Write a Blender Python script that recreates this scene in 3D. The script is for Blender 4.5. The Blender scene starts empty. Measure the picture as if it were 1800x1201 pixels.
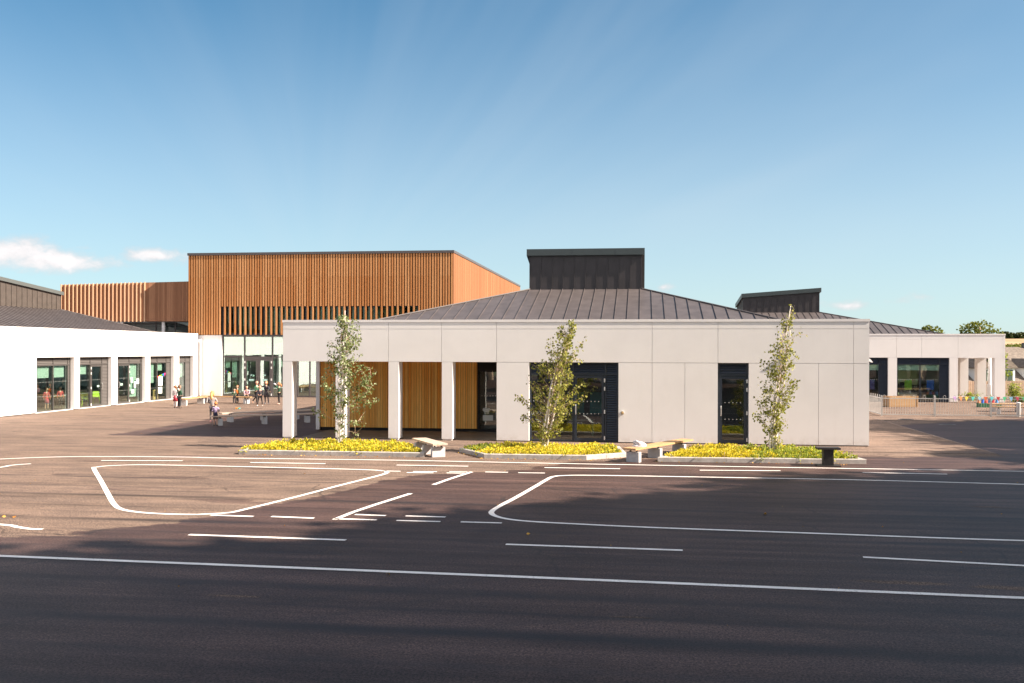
import bpy, bmesh, math, random
from mathutils import Vector, Matrix
R = math.radians
rnd = random.Random(7)
scene = bpy.context.scene
COL = scene.collection

# ------------------------------------------------------------------ camera, sky, sun, exposure
CAM = Vector((12.07, -32.06, 3.0)); YAW = R(7.55); FPX = 1734.0; ROLL = .0022
cd = bpy.data.cameras.new('camera'); cam = bpy.data.objects.new('camera', cd); COL.objects.link(cam)
cam.location = CAM
cam.rotation_euler = (Matrix.Rotation(YAW, 4, 'Z') @ Matrix.Rotation(R(90), 4, 'X') @ Matrix.Rotation(ROLL, 4, 'Z')).to_euler()
cd.sensor_width = 36; cd.lens = FPX/1800*36; cd.shift_y = 15/1800; cd.clip_end = 9000; cd.clip_start = .1
scene.camera = cam
SUN_EL, SUN_SKEW = R(37), R(6)          # sun from the right, a little in front of the long facade
S = Vector((math.cos(SUN_EL)*math.cos(SUN_SKEW), -math.cos(SUN_EL)*math.sin(SUN_SKEW), math.sin(SUN_EL)))
sl = bpy.data.lights.new('sun', 'SUN'); sl.energy = 5.0; sl.angle = R(.55); sl.color = (1, .85, .69)
so = bpy.data.objects.new('sun', sl); COL.objects.link(so); so.rotation_euler = S.to_track_quat('Z', 'Y').to_euler()
so.location = (40, -10, 30)
vs = scene.view_settings
vs.view_transform = 'Standard'; vs.look = 'None'; vs.gamma = 1; vs.use_curve_mapping = False
vs.exposure = 1.6

def N(nt, t, **kw):
    n = nt.nodes.new(t)
    for k, v in kw.items():
        if k == 'inp':
            for a, b in v.items(): n.inputs[a].default_value = b
        else: setattr(n, k, v)
    return n
def lk(nt, a, b): nt.links.new(a, b)
def mth(nt, op, a, b=None, c=None, clamp=False):
    n = nt.nodes.new('ShaderNodeMath'); n.operation = op; n.use_clamp = clamp
    for i, x in enumerate((a, b, c)):
        if x is None: continue
        if isinstance(x, (int, float)): n.inputs[i].default_value = x
        else: nt.links.new(x, n.inputs[i])
    return n.outputs[0]
def sstep(nt, x, lo, hi):
    n = nt.nodes.new('ShaderNodeMapRange'); n.interpolation_type = 'SMOOTHSTEP'
    nt.links.new(x, n.inputs[0]); n.inputs[1].default_value = lo; n.inputs[2].default_value = hi
    return n.outputs[0]
def noise(nt, vec, scale, detail=4, rough=.55, dist=0):
    n = N(nt, 'ShaderNodeTexNoise', inp={'Scale': scale, 'Detail': detail, 'Roughness': rough, 'Distortion': dist})
    nt.links.new(vec, n.inputs['Vector']); return n.outputs[0]
def mixc(nt, fac, a, b, mode='MIX'):
    n = nt.nodes.new('ShaderNodeMix'); n.data_type = 'RGBA'; n.blend_type = mode
    for s, x in ((0, fac), (6, a), (7, b)):
        if isinstance(x, (int, float)): n.inputs[s].default_value = x
        elif isinstance(x, tuple): n.inputs[s].default_value = (*x[:3], 1)
        else: nt.links.new(x, n.inputs[s])
    return n.outputs[2]
def scalev(nt, vec, s, r=0, l=(0, 0, 0)):
    m = N(nt, 'ShaderNodeMapping'); m.inputs['Scale'].default_value = s; m.inputs['Rotation'].default_value = (0, 0, r)
    m.inputs['Location'].default_value = l
    nt.links.new(vec, m.inputs['Vector']); return m.outputs[0]

W = bpy.data.worlds.new('World'); scene.world = W; W.use_nodes = True
wt = W.node_tree; wt.nodes.clear()
sky = N(wt, 'ShaderNodeTexSky', sky_type='NISHITA', sun_disc=False, sun_elevation=SUN_EL,
        sun_rotation=R(90)+SUN_SKEW, altitude=50, air_density=.8, dust_density=.4, ozone_density=6)
geo = N(wt, 'ShaderNodeTexCoord'); dirv = geo.outputs['Generated']
sx = N(wt, 'ShaderNodeSeparateXYZ'); lk(wt, dirv, sx.inputs[0])
az = mth(wt, 'ARCTAN2', sx.outputs[0], sx.outputs[1]); el = mth(wt, 'ARCSINE', sx.outputs[2])
nz = noise(wt, scalev(wt, dirv, (1, 1, 1.6)), 26, 7, .6, .15)
nz2 = noise(wt, scalev(wt, dirv, (1, 1, 1.3)), 70, 5, .6)
def pxdir(px, py):
    X = (px-900)/FPX; a = math.atan(X)-YAW; return a, math.atan((615.5-py)/FPX/math.hypot(1, X))
cl = None
for (px, py, rx, ry, amp) in [(20, 442, 85, 26, 1), (98, 458, 86, 22, 1), (148, 438, 40, 9, .55), (272, 449, 55, 15, .85), (240, 470, 40, 6, .35), (60, 468, 120, 9, .5),
                              (1490, 537, 48, 9, .5), (1560, 528, 60, 8, .3), (1135, 500, 16, 9, .4), (1165, 505, 16, 7, .6), (1640, 520, 60, 9, .35),
                              (-150, 430, 130, 28, .9), (-420, 460, 160, 25, .8), (2050, 520, 150, 22, .6)]:
    a0, e0 = pxdir(px, py)
    dx = mth(wt, 'MULTIPLY', mth(wt, 'SUBTRACT', az, a0), FPX/rx); dy = mth(wt, 'MULTIPLY', mth(wt, 'SUBTRACT', el, e0), FPX/ry)
    d = mth(wt, 'SQRT', mth(wt, 'ADD', mth(wt, 'MULTIPLY', dx, dx), mth(wt, 'MULTIPLY', dy, dy)))
    v = mth(wt, 'MULTIPLY', mth(wt, 'SUBTRACT', 1.0, mth(wt, 'MULTIPLY', d, .62)), amp)
    cl = v if cl is None else mth(wt, 'MAXIMUM', cl, v)
dens = mth(wt, 'ADD', cl, mth(wt, 'MULTIPLY', mth(wt, 'SUBTRACT', nz, .5), 1.7))
mask = mth(wt, 'MULTIPLY', sstep(wt, dens, .22, .85), sstep(wt, cl, -.15, .15))
a0, e0 = pxdir(560, 560)       # fans of high cirrus spreading up from the horizon
fx_ = mth(wt, 'SUBTRACT', az, a0); fy_ = mth(wt, 'SUBTRACT', el, e0)
fan = N(wt, 'ShaderNodeCombineXYZ'); lk(wt, mth(wt, 'MULTIPLY', mth(wt, 'ARCTAN2', fy_, fx_), 3.4), fan.inputs[0])
lk(wt, mth(wt, 'MULTIPLY', mth(wt, 'SQRT', mth(wt, 'ADD', mth(wt, 'MULTIPLY', fx_, fx_), mth(wt, 'MULTIPLY', fy_, fy_))), 1.6), fan.inputs[1])
wisp = sstep(wt, noise(wt, fan.outputs[0], 1.2, 3, .5, .3), .32, .75)
wisp = mth(wt, 'MULTIPLY', wisp, mth(wt, 'ADD', mth(wt, 'MULTIPLY', sstep(wt, az, -.5, .3), .12), .05))
wisp = mth(wt, 'ADD', mth(wt, 'MULTIPLY', wisp, sstep(wt, el, .02, .16)), mth(wt, 'MULTIPLY', sstep(wt, az, -.45, .4), .07))
bright = mth(wt, 'ADD', mth(wt, 'MULTIPLY', sstep(wt, mth(wt, 'ADD', dens, mth(wt, 'MULTIPLY', nz2, .6)), .5, 1.4), 2.0), 5.0)
cc = N(wt, 'ShaderNodeCombineColor'); lk(wt, bright, cc.inputs[0]); lk(wt, mth(wt, 'MULTIPLY', bright, .97), cc.inputs[1]); lk(wt, mth(wt, 'MULTIPLY', bright, .98), cc.inputs[2])
skyg = mixc(wt, 1.0, sky.outputs[0], (.78, 1.14, 1.0), 'MULTIPLY')
hz = mth(wt, 'MULTIPLY', mth(wt, 'SUBTRACT', 1.0, sstep(wt, el, -.05, .385)), .66)
skyg = mixc(wt, hz, skyg, (5.3, 5.7, 5.75))
c1 = mixc(wt, wisp, skyg, (5.2, 5.6, 5.9)); 
# fill light added to the unseen sky, on the sun's side and behind the viewer
def vdot(v):
    n = N(wt, 'ShaderNodeVectorMath', operation='DOT_PRODUCT'); lk(wt, dirv, n.inputs[0]); n.inputs[1].default_value = v; return n.outputs['Value']
sund = sstep(wt, vdot(tuple(S)), .62, .99)
back = mth(wt, 'MULTIPLY', sstep(wt, vdot((math.sin(YAW), -math.cos(YAW), .35)), .05, .75), sstep(wt, noise(wt, dirv, 2.2, 5, .6), .30, .55))
c1 = mixc(wt, mth(wt, 'MULTIPLY', back, .72), c1, (9.9, 9.4, 9.1))
c1 = mixc(wt, mth(wt, 'MULTIPLY', sund, .55), c1, (13.0, 12.2, 11.6))
c2 = mixc(wt, mask, c1, cc.outputs[0])
bg = N(wt, 'ShaderNodeBackground', inp={'Strength': .05}); lk(wt, c2, bg.inputs[0])
wo = N(wt, 'ShaderNodeOutputWorld'); lk(wt, bg.outputs[0], wo.inputs[0])

# ------------------------------------------------------------------ survey helpers: sight lines of the photographed place met with real planes
def sight(px, py):
    dx, dy = px-900, py-600.5; c, s = math.cos(ROLL), math.sin(ROLL)
    x, y = dx*c+dy*s, -dx*s+dy*c
    X, Z = x/FPX, -(y-15)/FPX
    return Vector((X*math.cos(YAW)-math.sin(YAW), X*math.sin(YAW)+math.cos(YAW), Z))
def G(px, py, z=0):
    d = sight(px, py); t = (z-CAM.z)/d.z; p = CAM+d*t; return Vector((p.x, p.y, z))
def onY(px, py, y):
    d = sight(px, py); t = (y-CAM.y)/d.y; return CAM+d*t
def onZd(px, py, D):
    d = sight(px, py); return CAM+d*D

# ------------------------------------------------------------------ materials
def mat(name, base, rough=.6, metal=0, spec=.5, var=.0, vscale=3, bump=0, bscale=40, tint=None, trans=0, stretch=(1, 1, 1), dirt=0):
    m = bpy.data.materials.new(name); m.use_nodes = True; nt = m.node_tree; b = nt.nodes['Principled BSDF']
    b.inputs['Roughness'].default_value = rough; b.inputs['Metallic'].default_value = metal
    b.inputs['Specular IOR Level'].default_value = spec
    tc = N(nt, 'ShaderNodeTexCoord').outputs['Object']
    col = None
    if tint:
        at = N(nt, 'ShaderNodeAttribute', attribute_name='tint')
        col = mixc(nt, at.outputs['Fac'], base, tint)
    if var or dirt:
        nn = noise(nt, scalev(nt, tc, stretch), vscale, 5, .6)
        dark = tuple(c*(1-var*1.1) for c in base)
        f = sstep(nt, nn, .3, .7)
        if col is None: col = mixc(nt, f, dark, tuple(min(1, c*(1+var*.5)) for c in base))
        else: col = mixc(nt, 1.0, col, mixc(nt, f, (1-var,)*3, (1+var*.4,)*3), 'MULTIPLY')
    if col is None:
        b.inputs['Base Color'].default_value = (*base, 1)
    else: lk(nt, col, b.inputs['Base Color'])
    if bump:
        bn = N(nt, 'ShaderNodeBump', inp={'Strength': bump, 'Distance': .02}); lk(nt, noise(nt, scalev(nt, tc, stretch), bscale, 3), bn.inputs['Height'])
        lk(nt, bn.outputs[0], b.inputs['Normal'])
    return m
def leafmat(name, a, b2, trans=.35, rough=.55, mid=None):
    m = bpy.data.materials.new(name); m.use_nodes = True; nt = m.node_tree; b = nt.nodes['Principled BSDF']
    at = N(nt, 'ShaderNodeAttribute', attribute_name='tint')
    if mid:
        cr = N(nt, 'ShaderNodeValToRGB'); e = cr.color_ramp.elements; e[0].color = (*a, 1); e[1].color = (*b2, 1)
        x = e.new(.5); x.color = (*mid, 1); lk(nt, at.outputs['Fac'], cr.inputs[0]); col = cr.outputs[0]
    else: col = mixc(nt, at.outputs['Fac'], a, b2)
    lk(nt, col, b.inputs['Base Color']); b.inputs['Roughness'].default_value = rough; b.inputs['Specular IOR Level'].default_value = .3
    tr = N(nt, 'ShaderNodeBsdfTranslucent'); lk(nt, mixc(nt, .3, col, (.5, .5, .05)), tr.inputs[0])
    mx = N(nt, 'ShaderNodeMixShader'); mx.inputs[0].default_value = trans; lk(nt, b.outputs[0], mx.inputs[1]); lk(nt, tr.outputs[0], mx.inputs[2])
    lk(nt, mx.outputs[0], nt.nodes['Material Output'].inputs[0]); return m
def glassmat(name, tint, refl=.12, gain=1.0, rc=(1, 1, 1)):
    m = bpy.data.materials.new(name); m.use_nodes = True; nt = m.node_tree; nt.nodes.remove(nt.nodes['Principled BSDF'])
    t = N(nt, 'ShaderNodeBsdfTransparent'); t.inputs[0].default_value = (*tint, 1)
    g = N(nt, 'ShaderNodeBsdfGlossy', inp={'Roughness': .015}); g.inputs[0].default_value = (*rc, 1)
    fr = N(nt, 'ShaderNodeFresnel', inp={'IOR': 1.5})
    wob = noise(nt, N(nt, 'ShaderNodeTexCoord').outputs['Object'], .8, 2)
    bp = N(nt, 'ShaderNodeBump', inp={'Strength': .05, 'Distance': .05}); lk(nt, wob, bp.inputs['Height']); lk(nt, bp.outputs[0], g.inputs['Normal'])
    f = mth(nt, 'ADD', mth(nt, 'MULTIPLY', fr.outputs[0], gain), refl, clamp=True)
    mx = N(nt, 'ShaderNodeMixShader'); lk(nt, f, mx.inputs[0]); lk(nt, t.outputs[0], mx.inputs[1]); lk(nt, g.outputs[0], mx.inputs[2])
    lk(nt, mx.outputs[0], nt.nodes['Material Output'].inputs[0]); return m
M = {}
M['render'] = mat('white_render', (.81, .795, .80), .75, var=.035, vscale=.7, bump=.05, bscale=90, spec=.3)
nt = M['render'].node_tree; bs = nt.nodes['Principled BSDF']; tc = N(nt, 'ShaderNodeTexCoord').outputs['Object']
old = bs.inputs['Base Color'].links[0].from_socket; sp = N(nt, 'ShaderNodeSeparateXYZ'); lk(nt, tc, sp.inputs[0])
run = sstep(nt, noise(nt, scalev(nt, tc, (3.2, 3.2, .22)), 1.6, 4, .6), .52, .80)
spl = mth(nt, 'MULTIPLY', mth(nt, 'SUBTRACT', 1.0, sstep(nt, sp.outputs[2], .03, .34)), sstep(nt, noise(nt, tc, 5, 4, .6), .35, .7))
c_ = mixc(nt, mth(nt, 'MULTIPLY', run, .08), old, (.52, .47, .43)); c_ = mixc(nt, mth(nt, 'MULTIPLY', spl, .30), c_, (.46, .38, .31))
lk(nt, c_, bs.inputs['Base Color'])
M['coping'] = mat('white_coping', (.80, .78, .79), .4, var=.03)
M['joint'] = mat('joint_backing', (.35, .33, .32), .9)
M['roofm'] = mat('standing_seam_zinc', (.082, .071, .073), .5, .0, var=.2, vscale=2.2, spec=.45, bump=.06, bscale=8)
M['lantern'] = mat('dark_bronze_cladding', (.042, .037, .041), .42, .0, var=.18, vscale=2)
M['fascia'] = mat('dark_fascia', (.045, .06, .065), .4)
M['navy'] = mat('navy_frame', (.022, .032, .050), .4)
M['louvre'] = mat('navy_louvre', (.018, .030, .055), .45)
M['gframe'] = mat('grey_frame', (.062, .058, .057), .45)
M['glouvre'] = mat('grey_louvre', (.11, .102, .10), .5)
M['dframe'] = mat('charcoal_frame', (.085, .075, .078), .45)
M['steel'] = mat('brushed_steel', (.62, .62, .62), .3, .8)
M['hinge'] = mat('white_hinge', (.7, .7, .7), .4)
M['batten'] = mat('larch_batten', (.50, .20, .065), .75, tint=(.70, .36, .16), var=.16, vscale=5, stretch=(9, 9, .5), bump=.1, bscale=30, spec=.25)
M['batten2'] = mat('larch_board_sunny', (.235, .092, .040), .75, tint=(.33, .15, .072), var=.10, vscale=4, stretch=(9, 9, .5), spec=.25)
M['wing'] = mat('weathered_larch', (.27, .125, .07), .8, tint=(.42, .215, .125), var=.16, vscale=5, stretch=(9, 9, .4), spec=.2)
M['board'] = mat('larch_board', (.78, .30, .045), .7, tint=(1.0, .60, .18), var=.12, vscale=6, stretch=(7, 7, .5), bump=.12, bscale=30, spec=.25)
M['black'] = mat('black_backing', (.008, .008, .009), .8)
M['soffit'] = mat('timber_soffit', (.75, .66, .58), .7, var=.15, stretch=(1, 8, 1), vscale=4)
M['darkwall'] = mat('interior_wall_teal', (.10, .17, .17), .9, var=.2, vscale=.8)
M['intfloor'] = mat('interior_floor', (.16, .13, .10), .6, var=.2, vscale=1.5)
M['intlight'] = mat('interior_pale', (.45, .50, .47), .9, var=.1)
M['blind'] = mat('roller_blind', (.34, .41, .36), .9)
M['blind2'] = mat('sage_blind', (.66, .78, .70), .9)
M['glass'] = glassmat('clear_dark_glass', (.82, .92, .90), .06, .8)
M['glassL'] = glassmat('green_glass', (.88, .97, .94), .015, .5)
M['glassH'] = glassmat('reflective_glass', (.74, .88, .85), .24, .8, (.80, .93, .90))
M['paint'] = mat('road_paint', (.92, .86, .82), .7, var=.12, vscale=3, bump=.1, bscale=70)
M['kerb'] = mat('concrete_kerb', (.44, .41, .39), .85, var=.2, vscale=6, bump=.15, bscale=60)
M['soil'] = mat('bark_mulch', (.12, .06, .035), .95, var=.5, vscale=14, bump=.6, bscale=30)
M['concrete'] = mat('precast_concrete', (.50, .49, .50), .85, var=.1, vscale=5, bump=.08, bscale=60)
M['seat'] = mat('pine_seat', (.42, .27, .15), .65, tint=(.50, .28, .11), var=.18, vscale=5, stretch=(1, 7, 7))
M['seatold'] = mat('weathered_seat', (.46, .37, .31), .7, tint=(.62, .45, .34), var=.2, vscale=5, stretch=(1, 7, 7))
M['leg'] = mat('steel_bracket', (.10, .09, .09), .5)
M['darkwood'] = mat('dark_stained_timber', (.020, .018, .019), .55, var=.25, vscale=6)
M['bark'] = mat('birch_bark', (.80, .74, .70), .75, var=.3, vscale=9, stretch=(1, 1, .5))
M['twig'] = mat('twig_bark', (.50, .36, .27), .8)
M['rail'] = mat('galvanised_rail', (.42, .42, .42), .45, .1, var=.1)
M['planter'] = mat('planter_timber', (.40, .24, .12), .7, tint=(.46, .30, .16), var=.12, vscale=6, stretch=(.5, 7, 7))
M['fencewood'] = mat('fence_timber', (.26, .18, .13), .85, tint=(.36, .26, .19), var=.2, vscale=6)
M['stone'] = mat('rubble_stone', (.23, .20, .18), .9, var=.45, vscale=2.4, bump=.3, bscale=4)
M['slate'] = mat('slate_roof', (.15, .12, .10), .8, var=.35, vscale=3, stretch=(1, 1, 3))
M['whitetrim'] = mat('white_joinery', (.75, .76, .78), .5)
M['leafA'] = leafmat('birch_leaf', (.045, .065, .014), (.50, .48, .13), .42, mid=(.20, .22, .045))
M['leafP'] = leafmat('pale_leaf', (.10, .17, .09), (.38, .46, .30), .25)
M['leafO'] = leafmat('tree_leaf', (.035, .06, .012), (.15, .17, .03), .3)
M['leafY'] = leafmat('yellow_shrub_leaf', (.14, .17, .02), (.80, .66, .05), .35, mid=(.56, .46, .03))
M['leafG'] = leafmat('green_shrub_leaf', (.05, .09, .015), (.42, .46, .06), .35, mid=(.17, .24, .03))
M['pine'] = leafmat('conifer_leaf', (.018, .035, .014), (.05, .075, .03), .1)
M['dead'] = leafmat('fallen_leaf', (.35, .12, .02), (.65, .38, .08), .2)
M['skin'] = mat('skin', (.62, .36, .26), .55, spec=.35)
M['poster'] = mat('paper_white', (.60, .64, .62), .8); M['dot'] = mat('glass_dot', (.26, .28, .28), .8)
def solid(n, c, r=.8, **k):
    if n not in M: M[n] = mat(n, c, r, **k)
    return M[n]

# ------------------------------------------------------------------ mesh builder
class MB:
    def __init__(s): s.v = []; s.f = []; s.t = []; s.m = []
    def add(s, vs, fs, t=0., m=0):
        o = len(s.v); s.v += [tuple(p) for p in vs]; s.f += [tuple(i+o for i in f) for f in fs]; s.t += [t]*len(fs); s.m += [m]*len(fs); return s
    def box(s, x0, x1, y0, y1, z0, z1, t=0., m=0):
        return s.add([(x0,y0,z0),(x1,y0,z0),(x1,y1,z0),(x0,y1,z0),(x0,y0,z1),(x1,y0,z1),(x1,y1,z1),(x0,y1,z1)],
                     [(0,3,2,1),(4,5,6,7),(0,1,5,4),(1,2,6,5),(2,3,7,6),(3,0,4,7)], t, m)
    def hexa(s, a, b, t=0., m=0):   # two quads (4 pts each), bottom and top
        return s.add(list(a)+list(b), [(0,3,2,1),(4,5,6,7),(0,1,5,4),(1,2,6,5),(2,3,7,6),(3,0,4,7)], t, m)
    def tube(s, pts, rs, n=6, t=0., m=0, cap=True):
        pts = [Vector(p) for p in pts]
        if isinstance(rs, (int, float)): rs = [rs]*len(pts)
        o = len(s.v); up = None
        for i, p in enumerate(pts):
            d = (pts[min(i+1, len(pts)-1)]-pts[max(i-1, 0)]).normalized()
            if up is None: up = Vector((0, 0, 1)) if abs(d.z) < .9 else Vector((1, 0, 0))
            a = d.cross(up).normalized(); b = a.cross(d).normalized(); up = b
            for k in range(n):
                q = p+(a*math.cos(2*math.pi*k/n)+b*math.sin(2*math.pi*k/n))*rs[i]; s.v.append(tuple(q))
        nf = 0
        for i in range(len(pts)-1):
            for k in range(n):
                s.f.append((o+i*n+k, o+i*n+(k+1) % n, o+(i+1)*n+(k+1) % n, o+(i+1)*n+k)); nf += 1
        if cap:
            s.f.append(tuple(o+k for k in range(n))[::-1]); s.f.append(tuple(o+(len(pts)-1)*n+k for k in range(n))); nf += 2
        s.t += [t]*nf; s.m += [m]*nf; return s
    def leaf(s, p, d, w, l, t):     # bent diamond leaf at p pointing along d
        d = Vector(d).normalized(); a = d.cross(Vector((rnd.gauss(0, 1), rnd.gauss(0, 1), rnd.gauss(0, 1)))).normalized(); n = d.cross(a)
        p = Vector(p)
        s.add([p, p+d*l*.45+a*w*.5+n*l*.1, p+d*l, p+d*l*.45-a*w*.5+n*l*.1], [(0, 1, 2), (0, 2, 3)], t)
    def each(s, name, mats, parent, n=8):     # every box a part of its own
        for i in range(0, len(s.v), n):
            q = MB(); q.v = s.v[i:i+n]; q.f = [tuple(k-i for k in f) for f in s.f if i <= f[0] < i+n]; q.t = [0]*len(q.f); q.m = [0]*len(q.f); q.build(name, mats, parent)
    def build(s, name, mats, parent=None, smooth=False, loc=None):
        me = bpy.data.meshes.new(name); me.from_pydata(s.v, [], s.f)
        if not isinstance(mats, (list, tuple)): mats = [mats]
        for mm in mats: me.materials.append(mm)
        if any(s.m): me.polygons.foreach_set('material_index', s.m)
        at = me.attributes.new('tint', 'FLOAT', 'FACE'); at.data.foreach_set('value', s.t)
        if smooth: me.polygons.foreach_set('use_smooth', [True]*len(s.f))
        me.update()
        o = bpy.data.objects.new(name, me); COL.objects.link(o)
        if parent is not None: o.parent = parent
        if loc: o.location = loc
        return o
def tag(o, label=None, cat=None, group=None, kind=None):
    if label: o['label'] = label
    if cat: o['category'] = cat
    if group: o['group'] = group
    if kind: o['kind'] = kind
    return o
def thing(name, label, cat, loc=(0, 0, 0), rz=0, group=None):
    o = bpy.data.objects.new(name, None); COL.objects.link(o); o.location = loc; o.rotation_euler = (0, 0, rz); o.empty_display_size = .2
    return tag(o, label, cat, group)
def kids(o): return [c for c in COL.objects if c.parent == o]
def dup(o, parent=None):
    c = o.copy(); COL.objects.link(c); c.parent = parent
    for ch in kids(o): dup(ch, c)
    return c

# ------------------------------------------------------------------ terrain, playground, pavements
def sm(x): x = max(0., min(1., x)); return x*x*(3-2*x)
def terr(x, y):
    t = x*.32+y*.95
    z = -.06-4.6*sm((t-45)/13)
    z += 8.6*sm((t-170)/190)+5.2*sm((t-330)/200)+1.5*sm((t-520)/150)
    return z
b = MB(); xs = [-3000, -1500, -800, -400, -200, -100, -60, -30, 0, 15, 25, 30, 34, 38, 42, 46, 50, 55, 60, 70, 80, 100, 130, 160, 200, 240, 280, 330, 400, 500, 700, 1000, 1600, 3000]
ys = [-3000, -1200, -400, -150, -60, -20, 0, 15, 25, 30, 34, 38, 42, 46, 50, 54, 58, 62, 68, 75, 85, 100, 130, 160, 200, 240, 280, 320, 360, 400, 440, 480, 520, 560, 620, 700, 850, 1100, 1800, 4000]
for y in ys:
    for x in xs: b.v.append((x, y, terr(x, y)))
nx = len(xs)
for j in range(len(ys)-1):
    for i in range(nx-1): b.f.append((j*nx+i, j*nx+i+1, (j+1)*nx+i+1, (j+1)*nx+i)); b.t.append(0); b.m.append(0)
gm = mat('grassland', (.10, .11, .04), .95, var=.4, vscale=.05); nt = gm.node_tree; bs = nt.nodes['Principled BSDF']
tc = N(nt, 'ShaderNodeTexCoord').outputs['Object']; sp = N(nt, 'ShaderNodeSeparateXYZ'); lk(nt, tc, sp.inputs[0])
tt = mth(nt, 'ADD', mth(nt, 'MULTIPLY', sp.outputs[0], .32), mth(nt, 'MULTIPLY', sp.outputs[1], .95))
tt = mth(nt, 'ADD', tt, mth(nt, 'MULTIPLY', noise(nt, tc, .02, 3), 20))
old = bs.inputs['Base Color'].links[0].from_socket
fld = mixc(nt, sstep(nt, noise(nt, scalev(nt, tc, (1, .3, 1)), .06, 4), .3, .7), (.30, .185, .09), (.38, .26, .15))
msk = mth(nt, 'MULTIPLY', sstep(nt, tt, 372, 376), mth(nt, 'SUBTRACT', 1.0, sstep(nt, tt, 560, 566)))
lk(nt, mixc(nt, msk, old, fld), bs.inputs['Base Color'])
tag(b.build('ground', gm, smooth=True), kind='structure')

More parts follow.
